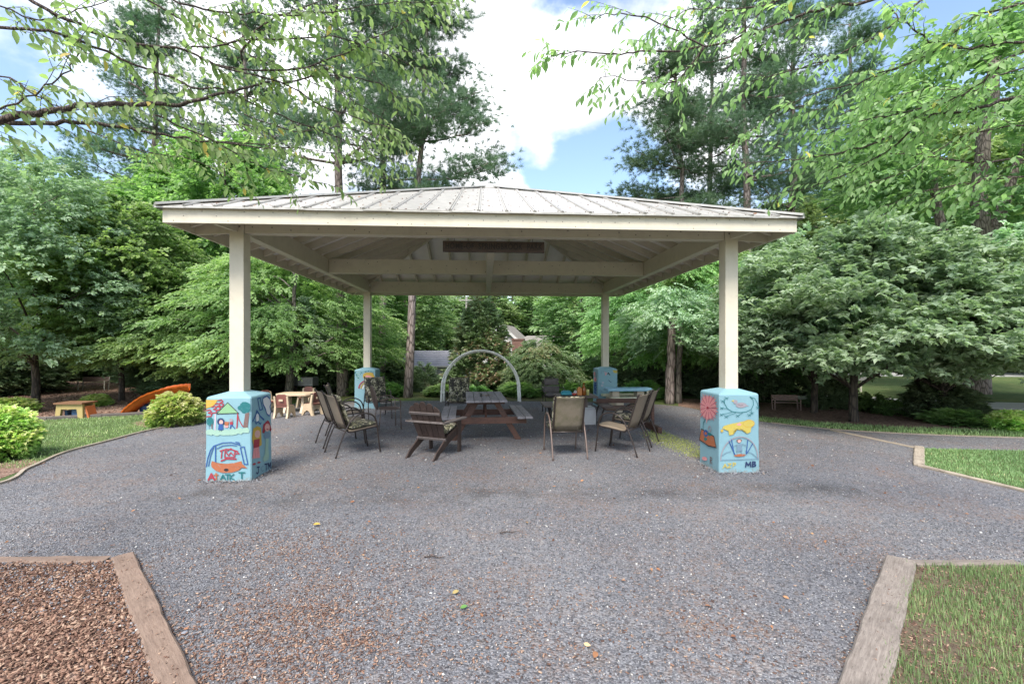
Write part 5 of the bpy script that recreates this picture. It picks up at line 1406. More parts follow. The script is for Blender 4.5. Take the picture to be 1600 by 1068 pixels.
for px, Y, rz, s_, lb in ((597, 17.5, 2.5, (.6, .6, .85), 'slender pine between the thick-trunked pine and the leaning pine'),
                          (400, 26, 1.1, (1.05, 1.05, .95), 'tall pine above the left eave behind the maple'),
                          (230, 27, 3.6, (1.1, 1.1, 1.0), 'tall pine high in the upper left of the picture'),
                          (1172, 19, .8, (.8, .8, .95), 'tall reddish-trunked pine right of the sky gap'),
                          (1106, 25, 2.1, (.85, .85, .9), 'thinner tall pine left of the reddish-trunked pine'),
                          (1236, 23, 4.4, (1.0, 1.0, .95), 'tall pine behind the reddish-trunked pine'),
                          (1345, 30, 5.6, (1.1, 1.1, 1.05), 'tall pine half hidden by the right hanging branches')):
    tree('pineB', 'pine_tree', lb, at(px, Y), rz, s_, 'pine trees')
tree('pineA', 'pine_tree', 'low-branched pine at the right edge of the sky gap', at(1085, 20), 3.0, (1.15, 1.15, .95), 'pine trees')
# big forked hardwood trunk on the right
def bigfork(t):
    mb = MB(); rng = rg(51)
    woody(mb, rng, [(0, 0, -.2), (.1, 0, 2.5), (.15, 0, 4.8), (.55, .2, 8.5), (1.2, .3, 13)], .50, .16, 12, .05)
    woody(mb, rng, [(.1, 0, 3.9), (-.9, .2, 6.0), (-1.3, .3, 9)], .26, .1, 9); woody(mb, rng, [(.2, 0, 5.2), (1.2, .1, 7), (2.2, .2, 9.5)], .28, .1, 9)
    woody(mb, rng, [(.2, 0, 2.8), (.9, -.2, 2.9), (1.1, -.25, 2.95)], .07, .05, 6)
    mb.build('trunk', MB_pine, t, True)
    p, d, rn, tips = boughs(rng, 4.2, 6.0, 7.5, oval, 46, 45, bt=.35, bw=.7)
    foliage('crown', rng, [spray(rng, **TP_far) for _ in range(3)], p, d, rn, ML_wood, t)
tree('fork', 'hardwood_tree', 'massive forked brown trunk rising behind the right-hand low trees', at(1522, 17.0), 0, 1, None, bigfork)
def twin(px, Y, r, label, hh=3.2, mat=None, lean=.1):
    t = thing('tree_trunk', label, 'tree', at(px, Y), 0); mb = MB(); rng = rg(int(px))
    woody(mb, rng, [(0, 0, -.1), (lean * .3, 0, hh * .5), (lean, 0, hh)], r, r * .75, 10, .02); mb.build('trunk', mat or MB_dark, t, True)
    p, d, rn, tips = boughs(rng, 1.3, hh * .7, 1.6, dome, 14, 40, bt=.15)
    foliage('crown', rng, [spray(rng, **TP_fine) for _ in range(2)], p, d, rn, ML_oak, t)
twin(1046, 13.9, .15, 'thick dark tree trunk right of the back right block', 2.6, MB_pine)
twin(1060, 14.1, .10, 'slimmer pale tree trunk touching the thick dark trunk', 2.6, MB_grey)
twin(460, 16.2, .10, 'thin dark trunk beside the grey metal grill', 2.4)
twin(393, 17.0, .12, 'dark brown trunk just right of the front left post', 2.4)
twin(1442, 11.6, .22, 'thick dark trunk in the shade of the right-hand low trees', 2.0)

# ------- shrubs
def shrubmk(seed, R, H, nb, spb, tp, mat, **kw):
    def mk(t):
        rng = rg(seed); p, d, rn, tips = boughs(rng, R, .06, H * .86, dome, nb, spb, **{**dict(bt=.05, droop=.1, updir=.5, inner=.3, bw=.8, wob=.24), **kw})
        k = (p[:, 2] / H - .45) * .5; rn = np.clip(rn + k, 0, 1)      # leaf tones move up the ramp with height; golden shrubs yellowest on top
        foliage('leaves', rng, [spray(rng, **tp) for _ in range(3)], p, d, rn, mat, t)
        mb = MB()
        for k in range(9):
            tp_, z0, rr = tips[int(rng.integers(0, len(tips)))]; mb.tube([Vector((rng.normal(0, .05), rng.normal(0, .05), -.02)), Vector(tp_) * .55, Vector(tp_) * .9], [.014, .01, .004], 5)
        mb.build('stems', MB_dark, t)
    return mk
TPs = dict(n=9, L=.11, ll=.072, lw=.046, hang=.05)
tree('goldshrub', 'golden_shrub', 'round yellow-green shrub beside the gravel in front of the orange slide', P(273, 664), 0, (.78, .78, .86), 'golden-leaved shrubs',
     shrubmk(61, .58, .80, 60, 34, TPs, ML_shrub), 'shrub')
tree('goldshrub', 'golden_shrub', 'large yellow-green shrub cut by the left picture edge', P(-2, 718), 2.0, (.74, .74, 1.0), 'golden-leaved shrubs', None, 'shrub')
tree('goldshrub', 'golden_shrub', 'small sparse yellow-green shrub on the bark slope below the left bench', P(150, 634), 4, (.55, .55, .42), 'golden-leaved shrubs', None, 'shrub')
tree('goldshrub', 'golden_shrub', 'yellow-green shrub behind the large shrub at the far left', P(20, 646), 1, (.75, .75, .5), 'golden-leaved shrubs', None, 'shrub')
tree('goldshrub', 'golden_shrub', 'low yellow-green shrub at the right picture edge', P(1580, 672), 3, (.6, .6, .5), 'golden-leaved shrubs', None, 'shrub')
dk = shrubmk(62, .9, 1.5, 44, 44, dict(n=10, L=.2, ll=.11, lw=.045, hang=.1), ML_dark, bt=.10)
gl = shrubmk(63, .7, .9, 34, 34, dict(n=10, L=.18, ll=.085, lw=.05, hang=.1), ML_maple, bt=.08)
rr = random.Random(9)
for i, (px, Y, s_, lb) in enumerate(((30, 17, (1.6, 1.3, 1.1), 'dark rhododendron at the foot of the far left tree'), (110, 24, (1.8, 1.4, 1.2), 'dark shrub left of the far park bench'),
        (-40, 16, (1.5, 1.5, 1.3), 'dark evergreen shrub at the left picture edge'), (205, 25, (1.9, 1.4, 1.0), 'dark shrub right of the far park bench'), (265, 17.5, (1.4, 1.2, 1.0), 'dark shrub behind the orange slide'),
        (300, 16, (1.3, 1.2, .85), 'dark shrub right of the orange slide'), (345, 15.5, (1.2, 1.2, .9), 'dark shrub behind the front left block'), (400, 18.5, (1.6, 1.3, 1.25), 'dark shrub behind the tan play table'),
        (480, 18.5, (1.5, 1.3, 1.3), 'dark shrub behind the grey grill'), (520, 18, (1.3, 1.3, 1.15), 'dark shrub at the foot of the thick-trunked pine'), (575, 18.5, (1.3, 1.3, 1.2), 'dark shrub behind the back left block'),
        (615, 18, (1.0, 1.0, .8), 'dark shrub beside the leaning pine trunk'), (1000, 17, (1.3, 1.2, 1.1), 'dark shrub behind the back right block'), (1075, 18, (1.4, 1.2, 1.2), 'dark shrub behind the twin trunks'),
        (1130, 16, (1.2, 1.2, .95), 'dark shrub behind the front right block'), (1300, 12.8, (.62, .6, .62), 'dark round shrub behind the straight brown trunk'), (1180, 15.5, (1.2, 1.0, 1.0), 'dark shrub left of the right park bench'),
        (1470, 11.3, (1.0, .8, .62), 'dark shrub in the shade of the low spreading tree'), (1240, 17, (1.0, 1.0, .8), 'dark shrub behind the right park bench'),
        (905, 18.6, (1.2, 1.2, .9), 'dark shrub left of the back right block'), (800, 19, (1.0, 1.0, .6), 'dark shrub right of the conical magnolia'))):
    tree('darkshrub', 'evergreen_shrub', lb, at(px, Y), rr.uniform(0, 6), s_, 'dark evergreen shrubs', dk, 'shrub')
for px, Y, s_, lb in ((690, 16.2, (.9, .7, .4), 'low bright green plant behind the left foot of the arch'), (810, 16, (1.0, .7, .5), 'low bright green plant behind the right foot of the arch'), (880, 16, (.9, .7, .55), 'light green shrub behind the grey-cushioned chair'),
        (925, 15.8, (.8, .7, .55), 'light green shrub left of the back right block base'), (1005, 15.4, (.9, .8, .6), 'light green shrub behind the blue-topped table'), (610, 15.9, (.7, .6, .5), 'light green shrub right of the back left block'),
        (1362, 12.2, (.6, .5, .5), 'small bright green plant right of the straight brown trunk'), (1497, 10.2, (.85, .6, .36), 'low juniper-like green shrub at the front of the right bed'), (1400, 11.6, (.5, .5, .4), 'tiny green plant before the drive'),
        (745, 15.6, (.9, .6, .4), 'low green plant behind the picnic table'), (1150, 13.6, (.7, .6, .35), 'low green plant right of the twin trunks'), (780, 22, (1.5, 1.2, 1.1), 'light green bush between the magnolia and the far house'), (575, 16.5, (.8, .8, .9), 'light green bush directly behind the back left post')):
    tree('greenshrub', 'green_shrub', lb, at(px, Y), rr.uniform(0, 6), s_, 'green shrubs along the back edge', gl, 'shrub')
# far woodland that reads as one mass
def mass():
    rng = rg(71); pos, d, rn = [], [], []
    for k in range(230):
        a = radians(-78 + 156 * (k + rng.random()) / 230); D = rng.uniform(46, 66); z = rng.uniform(1.2, 6.5) if -12 < math.degrees(a) < 14 else rng.uniform(1, 11)
        if -3.2 < math.degrees(a) < 8 : D = rng.uniform(58, 72)
        if math.degrees(a) > 30: z = rng.uniform(2.0, 9); D = rng.uniform(60, 75)
        n = 70; c = np.array([sin(a) * D, cos(a) * D, z]); pp = c + rng.normal(0, 1, (n, 3)) * np.array([1.9, 1.9, 1.25]); pos.append(pp); d.append(pp - c + [0, 0, .5]); rn.append(np.full(n, rng.uniform(.2, .7)))
    v, t, r = merge([place(spray(rng, n=9, L=1.1, ll=.5, lw=.34), np.concatenate(pos), np.concatenate(d), rng.uniform(.8, 1.3, 230 * 70), np.concatenate(rn), rng=rng)])
    props(fastmesh('distant_woodland', v, t, ML_wood, r), 'distant mixed woodland closing the view behind the park', 'woodland', kind='stuff')
mass()

# ------- near hanging branches: two cherry trees, one at each side of the camera
def hanging(label, trunk_pts, tr, lines, seed, leafn, leafL):
    rng = rg(seed)
    t = thing('cherry_tree', label, 'tree', (trunk_pts[0][0], trunk_pts[0][1], 0), 0); o = Vector((trunk_pts[0][0], trunk_pts[0][1], 0))
    mb = MB(); woody(mb, rng, [Vector(p) - o for p in trunk_pts], tr, tr * .5, 12, .01); mb.build('trunk', MB_cherry, t, True)
    LP, LD, LS, LR = [], [], [], []
    def twig(p, d, L, n, mbt, r=.003, depth=0):
        d = Vector(d).normalized(); q = [Vector(p)]; m = 7
        for i in range(m):
            d = (d + Vector((rng.normal(0, .10), rng.normal(0, .10), -.07 + rng.normal(0, .05)))).normalized(); q.append(q[-1] + d * (L / m))
        mbt.tube(q, [r * (1 - .7 * i / m) for i in range(m + 1)], 5)
        for i in range(n):
            u = (i + .6) / n * m; a = q[min(m, int(u))].lerp(q[min(m, int(u) + 1)], u % 1); s = 1 if i % 2 else -1
            side = d.cross(Vector((0, 0, 1))).normalized() * s
            ld = d * rng.uniform(.2, .8) + side * rng.uniform(.4, 1.0) + Vector((0, 0, -rng.uniform(.15, 1.0)))
            LP.append(a); LD.append(ld); LS.append(rng.uniform(.6, 1.12) * leafL); LR.append(rng.uniform(.15, .75) if rng.random() > .012 else 1.0)
        return q
    for pts, r0, dens in lines:
        W = [P(x, y, Y) - o for x, y, Y in pts]
        mbb = MB(); q = arc(W, 5); k = len(q)
        q = [p + Vector((rng.normal(0, .006), rng.normal(0, .006), rng.normal(0, .006))) for p in q]
        mbb.tube(q, [r0 * (1 - .8 * i / (k - 1)) + .0015 for i in range(k)], 8)
        L = sum((b - a).length for a, b in zip(q, q[1:])); nt = int(L * 9.5 * dens)
        for j in range(nt):
            u = (.12 + .88 * (j + rng.random()) / nt) * (k - 1); i = min(k - 2, int(u)); p = q[i].lerp(q[i + 1], u - i); f = (q[i + 1] - q[i]).normalized()
            s = 1 if j % 2 else -1; sd_ = f.cross(Vector((0, .25, 1))).normalized() * s
            d = f * rng.uniform(.5, 1.1) + sd_ * rng.uniform(.2, .9) + Vector((0, rng.normal(0, .35), rng.normal(0, .35)))
            tl = rng.uniform(.12, .36)
            tq = twig(p, d, tl, int(tl * leafn), mbb, .0028)
            if rng.random() < .45: twig(tq[3], Vector(d) + Vector((rng.normal(0, .5), rng.normal(0, .5), rng.normal(0, .3))), tl * .7, int(tl * leafn * .6), mbb, .002)
        twig(q[-1], q[-1] - q[-2], .22, 6, mbb, .0025)
        mbb.build('branch', MB_cherry, t, True)
    LP = np.array([tuple(p) for p in LP]); LD = np.array([tuple(p) for p in LD])
    n = len(LP); big = leaf_big(1.0, .42); v, tr_, r = place((big[0], big[1], np.zeros(10)), LP, LD, np.array(LS), np.array(LR), roll=rng.normal(0, .6, n), rng=rng)
    lo = fastmesh('leaves', v, tr_, ML_near, r, t, smooth=False); lo['kind'] = 'stuff'
    return n
nl1 = hanging('cherry tree whose dark branches and long leaves hang into the upper left', [(-4.6, 1.6, -.1), (-4.5, 1.7, 1.4), (-4.4, 2.0, 2.3), (-3.6, 2.6, 3.3)], .16, [
    ([(-330, 215, 2.9), (-80, 196, 2.9), (0, 187, 3.0), (70, 175, 3.05), (140, 164, 3.1), (240, 164, 3.2), (300, 160, 3.25), (345, 146, 3.3), (420, 128, 3.5)], .027, .7),
    ([(-330, 225, 2.9), (0, 193, 3.2), (100, 192, 3.3), (180, 195, 3.4), (240, 208, 3.5), (330, 222, 3.7), (420, 232, 3.9)], .018, .9),
    ([(-120, -120, 2.8), (50, 0, 2.9), (130, 42, 3.0), (210, 68, 3.1), (290, 79, 3.2), (340, 104, 3.3), (440, 130, 3.5), (520, 172, 3.7), (610, 200, 3.9)], .011, 1.1),
    ([(-120, 30, 2.8), (0, 43, 2.9), (100, 56, 3.0), (210, 100, 3.2), (300, 135, 3.3), (355, 142, 3.4), (440, 182, 3.6), (530, 215, 3.8), (600, 255, 4.0)], .009, 1.1),
    ([(245, 182, 3.3), (330, 218, 3.5), (400, 258, 3.7), (450, 272, 3.9), (520, 292, 4.1)], .005, 1.0),
    ([(-60, 190, 3.0), (30, 160, 2.9), (80, 130, 2.9), (120, 95, 2.9), (125, 60, 2.9)], .005, .8),
    ([(375, 92, 3.4), (410, 42, 3.4), (470, 14, 3.5), (560, -20, 3.6)], .006, 1.3),
    ([(330, 100, 3.4), (450, 110, 3.5), (560, 72, 3.7), (640, 30, 3.9), (700, -10, 4.0)], .006, 1.4),
    ([(290, 78, 3.3), (400, 62, 3.4), (520, 60, 3.6), (600, 84, 3.8), (660, 110, 4.0)], .005, 1.4),
    ([(440, 130, 3.5), (520, 118, 3.6), (580, 128, 3.8), (640, 160, 4.0)], .005, 1.3),
    ([(200, -40, 3.0), (300, 10, 3.1), (400, 22, 3.3), (500, 20, 3.5), (600, 5, 3.7), (680, 5, 3.8)], .006, 1.3),
    ([(180, -30, 3.4), (300, 40, 3.6), (420, 100, 3.8), (540, 150, 4.1), (600, 190, 4.3)], .006, 1.2),
    ([(100, 190, 3.6), (220, 235, 3.8), (300, 250, 4.0), (380, 290, 4.2)], .004, .7),
    ([(-200, -60, 3.6), (0, 10, 3.6), (60, 30, 3.7), (140, 10, 3.8), (230, -20, 3.9)], .006, .9),
    ([(340, 220, 4.2), (430, 228, 4.4), (520, 240, 4.6), (590, 262, 4.8)], .005, 1.2),
    ([(380, 180, 4.2), (460, 205, 4.4), (540, 200, 4.6), (620, 225, 4.8)], .005, 1.2),
    ([(200, 130, 3.9), (300, 190, 4.1), (400, 200, 4.3), (480, 250, 4.5)], .005, 1.0),
    ([(-100, 120, 3.2), (0, 118, 3.2), (60, 150, 3.2), (110, 172, 3.3), (180, 150, 3.4)], .005, .8),
], 81, 30, .080)
nl2 = hanging('cherry tree whose pale green branches sweep across the upper right', [(4.9, 1.4, -.1), (4.8, 1.5, 1.5), (4.7, 1.8, 2.4), (4.2, 2.4, 3.4)], .17, [
    ([(1560, -60, 3.0), (1365, 0, 3.1), (1306, 11, 3.15), (1236, 31, 3.2), (1190, 49, 3.3), (1103, 72, 3.4), (1000, 82, 3.5), (960, 83, 3.55), (893, 81, 3.6), (862, 87, 3.65)], .010, 1.0),
    ([(1103, 72, 3.4), (1050, 45, 3.4), (1000, 26, 3.45), (951, 21, 3.5), (930, 30, 3.5)], .005, .7),
    ([(1100, 74, 3.4), (1075, 105, 3.4), (1050, 130, 3.5), (1000, 128, 3.5), (960, 118, 3.6), (935, 122, 3.6)], .005, 1.1),
    ([(1100, 76, 3.4), (1060, 135, 3.5), (1040, 150, 3.6)], .004, .9),
    ([(1850, 30, 3.0), (1600, 63, 3.1), (1523, 73, 3.1), (1474, 70, 3.2), (1425, 45, 3.2), (1390, 10, 3.3)], .009, 1.2),
    ([(1850, -30, 3.1), (1600, 77, 3.1), (1547, 119, 3.2), (1491, 154, 3.3), (1420, 175, 3.5), (1340, 190, 3.7), (1280, 215, 3.9)], .008, 1.2),
    ([(1850, 110, 3.2), (1600, 149, 3.3), (1547, 163, 3.3), (1495, 175, 3.4), (1460, 180, 3.4), (1425, 196, 3.5), (1355, 227, 3.7), (1302, 241, 3.8), (1240, 248, 3.9), (1170, 255, 4.1)], .012, 1.0),
    ([(1428, 200, 3.5), (1383, 238, 3.7), (1341, 262, 3.8), (1290, 285, 4.0), (1230, 300, 4.2)], .005, 1.0),
    ([(1850, 270, 3.4), (1600, 250, 3.5), (1523, 255, 3.6), (1450, 244, 3.8), (1400, 241, 3.9), (1330, 262, 4.1)], .007, 1.0),
    ([(1850, 300, 3.4), (1600, 280, 3.6), (1520, 285, 3.8), (1440, 300, 4.0), (1380, 325, 4.2)], .006, .9),
    ([(1500, -40, 3.2), (1440, 0, 3.2), (1380, 50, 3.3), (1300, 90, 3.5), (1240, 110, 3.7), (1160, 130, 3.9)], .007, 1.2),
    ([(1300, -40, 3.3), (1220, 0, 3.4), (1150, 15, 3.5), (1080, 15, 3.6), (1030, 40, 3.7)], .006, 1.3),
    ([(1700, -40, 3.0), (1600, 5, 3.0), (1520, 30, 3.1), (1440, 90, 3.3), (1360, 120, 3.5), (1290, 170, 3.8)], .007, 1.2),
    ([(1420, 100, 3.6), (1340, 130, 3.8), (1260, 150, 4.0), (1190, 190, 4.2), (1150, 230, 4.3)], .006, 1.1),
    ([(1700, 180, 3.6), (1600, 195, 3.7), (1500, 215, 3.9), (1420, 265, 4.1), (1350, 290, 4.3)], .006, 1.0),
    ([(1750, 100, 3.4), (1600, 105, 3.5), (1520, 140, 3.7), (1440, 140, 3.9), (1370, 160, 4.1)], .006, 1.2),
    ([(1230, -30, 3.8), (1180, 30, 3.9), (1140, 60, 4.0), (1080, 45, 4.1)], .005, 1.1),
], 82, 31, .080)
print('near leaves', nl1, nl2)
# ------------------------------------------------------------------ ground detail
def inpoly(pts, poly):
    poly = np.array([(p[0], p[1]) for p in poly]); x, y = pts[:, 0], pts[:, 1]; ins = np.zeros(len(pts), bool); n = len(poly); j = n - 1
    for i in range(n):
        xi, yi = poly[i]; xj, yj = poly[j]
        c = ((yi > y) != (yj > y)) & (x < (xj - xi) * (y - yi) / (yj - yi + 1e-12) + xi); ins ^= c; j = i
    return ins
def sample(poly, dens, rng, bbox=None, clip=True):
    a = np.array([(p[0], p[1]) for p in poly]); lo, hi = a.min(0), a.max(0)
    if bbox: lo = np.maximum(lo, bbox[0]); hi = np.minimum(hi, bbox[1])
    n = int(dens * np.prod(hi - lo)); p = rng.uniform(lo, hi, (n, 2)); p = p[inpoly(p, poly)]
    if clip: m = (np.abs(p[:, 0]) < p[:, 1] * 1.16 + .25) & (p[:, 1] > 2.15); p = p[m]
    return p
def rock_tpl(rng, flat_=.6):
    v = np.array([[1,0,0],[-1,0,0],[0,1,0],[0,-1,0],[0,0,1],[0,0,-1]], float) * rng.uniform(.6, 1.15, (6, 1)) + rng.normal(0, .12, (6, 3)); v[:, 2] *= flat_
    t = np.array([[0,2,4],[2,1,4],[1,3,4],[3,0,4],[2,0,5],[1,2,5],[3,1,5],[0,3,5]]); return v, t
def stones(name, pts, smin, smax, z, mat, label, seed, flat_=.6, var=.0):
    rng = rg(seed); parts = []; w = rng.integers(0, 5, len(pts))
    for k in range(5):
        m = w == k; n = m.sum()
        if not n: continue
        pos = np.column_stack([pts[m], np.full(n, z)]); s = smin + (smax - smin) * rng.random(n) ** 2
        d = rng.normal(size=(n, 3)); d[:, 2] *= .35; V, T = rock_tpl(rng, flat_)
        parts.append(place((V, T, np.zeros(8)), pos, d, s, rng.random(n), roll=rng.normal(0, .5, n), rng=rng))
    v, t, r = merge(parts); props(fastmesh(name, v, t, mat, r), label, None, None, 'stuff')
def stonemat(name, stops, rough=.85):
    m, nt, b = newmat(name); N = NT(nt); at_ = N.n('ShaderNodeAttribute', attribute_name='rnd').outputs['Fac']
    nt.links.new(N.ramp(at_, stops), b.inputs['Base Color']); b.inputs['Roughness'].default_value = rough; b.inputs['Specular IOR Level'].default_value = .3; return m
M_stone = stonemat('gravel_stones', [(0, (.058, .058, .063)), (.4, (.158, .159, .170)), (.76, (.245, .246, .260)), (.93, (.30, .30, .31)), (.95, (.28, .18, .12)), (1, (.58, .56, .52))])
M_chip = stonemat('wood_chips', [(0, (.085, .045, .032)), (.35, (.18, .10, .07)), (.7, (.28, .17, .12)), (1, (.40, .28, .20))])
M_blade = leafmat('grass_blades', [(0, (.07, .10, .03)), (.5, (.12, .17, .055)), (.9, (.20, .25, .095)), (1, (.30, .26, .13))], .35)
M_turfb = leafmat('turf_blades', [(0, (.05, .085, .028)), (.5, (.09, .145, .045)), (.9, (.15, .20, .075)), (1, (.24, .19, .10))], .35)
M_litter = stonemat('leaf_litter', [(0, (.10, .045, .025)), (.4, (.22, .10, .055)), (.8, (.36, .19, .10)), (1, (.5, .36, .2))])
rng = rg(91)
gp = [(p[0], p[1]) for p in gravel_poly]
chipP = [tuple(p[:2]) for p in chip]; turfP = [tuple(p[:2]) for p in turf]; lawnR = [tuple(p[:2]) for p in lawn_r]
def notin(p, *polys):
    for q in polys: p = p[~inpoly(p, q)]
    return p
near = sample(gp, 3000, rng, ((-8, 2.15), (8, 4.6))); mid = sample(gp, 900, rng, ((-10, 4.6), (10, 8.0)))
near = notin(near, chipP, turfP); mid = notin(mid, lawnR)
stones('gravel_stones', np.concatenate([near, mid]), .004, .0105, .014, M_stone, 'loose grey gravel stones covering the ground before the pavilion', 1)
far_ = notin(sample(gp, 130, rng, ((-14, 8.0), (14, 15))), lawnR)
stones('gravel_stones', far_, .008, .018, .014, M_stone, 'loose grey gravel stones under and beyond the pavilion', 2)
ring_ = []
for bx, by in ((-1, -1), (1, -1), (-1, 1), (1, 1)):
    for k in range(500):
        sd_ = rng.integers(0, 4); u = rng.uniform(-.32, .32); dd = .285 + abs(rng.normal(0, .05)); q = {0: (u, -dd), 1: (u, dd), 2: (-dd, u), 3: (dd, u)}[int(sd_)]
        w_ = Matrix.Rotation(TH, 3, 'Z') @ Vector((bx * HS + q[0], by * HS + q[1], 0)); ring_.append((w_.x - .48, w_.y + 9.78))
stones('gravel_stones', np.array(ring_), .008, .022, .018, M_stone, 'gravel banked against the feet of the painted blocks', 12)
wp_ = notin(np.column_stack([rng.uniform(-6, 6, 420), rng.uniform(2.4, 9, 420)]), chipP, turfP)
M_pale = stonemat('pale_stones', [(0, (.30, .30, .31)), (.6, (.50, .49, .47)), (1, (.62, .58, .52))])
stones('pale_stones', wp_, .008, .020, .018, M_pale, 'pale stones sprinkled among the grey gravel', 14)
# rusty bark crumbs drifting over the gravel
def clump(n, c, s, rng): return rng.normal(0, 1, (n, 2)) * s + c
cr_ = [clump(2600, (-1.35, 2.55), (.36, .30), rng), clump(1300, (-1.5, 3.1), (.45, .3), rng), clump(500, (.1, 3.2), (.8, .3), rng), clump(200, (-.9, 2.7), (.11, .06), rng), clump(240, (-1.3, 3.0), (.14, .07), rng), clump(90, (-.3, 3.0), (.14, .07), rng), clump(90, (-.9, 3.6), (.2, .07), rng), clump(1100, (-1.9, 4.0), (.6, .25), rng), clump(500, (-.2, 2.6), (.6, .2), rng), clump(350, (1.2, 2.7), (.3, .4), rng), clump(200, (.9, 4.7), (.5, .2), rng), clump(120, (2.6, 4.0), (.3, .2), rng), clump(160, (1.8, 5.6), (.5, .2), rng)]
cr_ += [clump(24, (rng.uniform(-5, 5), rng.uniform(2.6, 7.5)), (.18, .08), rng) for _ in range(60)]
cr_ = notin(np.concatenate(cr_), chipP, turfP); cr_ = cr_[cr_[:, 1] > 2.2]
chipt = (np.array([[-1,-.4,0],[1,-.3,.1],[.9,.4,.05],[-.8,.35,-.05],[-1,-.4,-.12],[1,-.3,-.04],[.9,.4,-.1],[-.8,.35,-.18]], float), np.array([[0,1,2],[0,2,3],[0,5,1],[0,4,5],[1,6,2],[1,5,6],[2,7,3],[2,6,7],[3,4,0],[3,7,4]]), np.zeros(10))
def chips(name, pts, smin, smax, z0, z1, mat, label, seed, tilt=.25):
    rng = rg(seed); n = len(pts); pos = np.column_stack([pts, rng.uniform(z0, z1, n)]); d = rng.normal(size=(n, 3)); d[:, 2] *= tilt
    v, t, r = place(chipt, pos, d, rng.uniform(smin, smax, n), rng.random(n), roll=rng.normal(0, .5, n), rng=rng)
    props(fastmesh(name, v, t, mat, r), label, None, None, 'stuff')
chips('bark_crumbs', cr_, .004, .012, .016, .022, M_chip, 'rusty bark crumbs drifted over the grey gravel', 3)
cp_ = sample(chipP, 6200, rng, ((-6, 2.1), (0, 4)))
chips('wood_chips', cp_, .006, .018, .030, .052, M_chip, 'tan wood chips filling the bed at the bottom left', 4, .4)
gm = sample(chipP, 1500, rng, ((-6, 2.1), (0, 4))); gm = gm[(gm[:, 1] > 2.9 + rng.normal(0, .25, len(gm)) + .25 * np.sin(gm[:, 0] * 4)) | (np.abs(gm[:, 0] + 1.5 + (gm[:, 1] - 2.17) * 1.057) < .22 + rng.normal(0, .08, len(gm)))]
stones('gravel_stones', gm, .005, .012, .048, M_stone, 'grey gravel mixed into the top of the wood chip bed', 15)
# crumbs lying on the two near timbers
ta, tb2 = P(191, 876), P(302, 1120); tc_, td_ = P(1407, 881), P(1340, 1120); tt = []
for k in range(120): u = rng.random(); q = (ta if k < 80 else tc_).lerp(tb2 if k < 80 else td_, u); tt.append((q.x + rng.normal(0, .035) - (.03 * u if k < 80 else 0), q.y))
chips('bark_crumbs', np.array(tt), .003, .009, .060, .063, M_chip, 'bark crumbs lying on the two near timbers', 16)
rl = []
for k in range(260):
    x = rng.uniform(-3.6, 3.6); d_ = rng.uniform(max(abs(x), .3), EV + .03); w_ = Matrix.Rotation(TH, 3, 'Z') @ Vector((x, -d_, 0)); rl.append((w_.x - .48, w_.y + 9.78, zr(d_) + .008))
rl = np.array(rl); v, t, r = place(chipt, rl, np.column_stack([rng.normal(0, 1, 260), rng.normal(0, 1, 260), np.zeros(260)]), rng.uniform(.006, .022, 260), rng.random(260), up=np.tile([0, -SL, 1.0], (260, 1)), rng=rng)
props(fastmesh('roof_litter', v, t, M_litter, r), 'dry twigs and leaf bits lying on the front roof slope', None, None, 'stuff')
ed = []
for q in E_left[10:]:
    for k in range(7): ed.append((q.x + abs(rng.normal(0, .09)) + .03, q.y + rng.normal(0, .15) - .05))
for k in range(260): q = ta.lerp(tb2, rng.random()); ed.append((q.x + .09 + abs(rng.normal(0, .06)), q.y))
for k in range(170): q = tc_.lerp(td_, rng.random()); ed.append((q.x - .11 - abs(rng.normal(0, .05)), q.y))
chips('bark_crumbs', np.array(ed), .004, .011, .016, .022, M_chip, 'leaf and bark crumbs gathered along the timber edges', 17)
tb = sample(turfP, 1700, rng, ((1, 2.1), (6, 4)))
chips('bark_crumbs', tb, .004, .012, .028, .034, M_chip, 'bark crumbs and soil between the thin turf at the bottom right', 5)
bedp = [(p[0], p[1]) for p in bed]; bp = sample(bedp, 90, rng, ((-22, 10), (-4, 22)))
chips('bark_mulch', bp, .015, .04, .01, .03, M_chip, 'brown bark mulch on the slope of the left play bed', 6)
# grass
bl = np.array([[0, -.5, 0], [0, .5, 0], [.18, .32, .55], [.18, -.32, .55], [.55, 0, 1.0]], float); blT = np.array([[0, 1, 2], [0, 2, 3], [3, 2, 4]])
def grass(name, pts, h0, h1, w, z, mat, label, seed, three=False):
    rng = rg(seed); n = len(pts); a = rng.uniform(0, 2 * pi, n); h = rng.uniform(h0, h1, n); c, s = np.cos(a), np.sin(a)
    V = np.zeros((n, 5, 3)); le = rng.uniform(.3, 1.1, n)
    for i in range(5):
        x = bl[i, 0] * h * le; y = bl[i, 1] * w * rng.uniform(.8, 1.3, n); V[:, i, 0] = pts[:, 0] + x * c - y * s; V[:, i, 1] = pts[:, 1] + x * s + y * c; V[:, i, 2] = z + bl[i, 2] * h
    T = blT[None] + (np.arange(n) * 5)[:, None, None]; r = np.repeat(np.clip(rng.normal(.45, .2, n) + .15 * np.sin(pts[:, 0] * 3 + 1.3 * np.sin(pts[:, 1] * 2.2)), 0, 1), 3)
    props(fastmesh(name, V.reshape(-1, 3), T.reshape(-1, 3), mat, r), label, None, None, 'stuff')
tp_ = sample(turfP, 5200, rng, ((1, 2.1), (6, 4)))
keep = np.sin(tp_[:, 0] * 5.1 + 1.7 * np.sin(tp_[:, 1] * 4)) + np.sin(tp_[:, 1] * 6.3 + tp_[:, 0] * 2.7) + rng.normal(0, .8, len(tp_)) + np.clip((tp_[:, 0] - .80 * tp_[:, 1]) * 2.6, -1.6, 1.8) > -.35
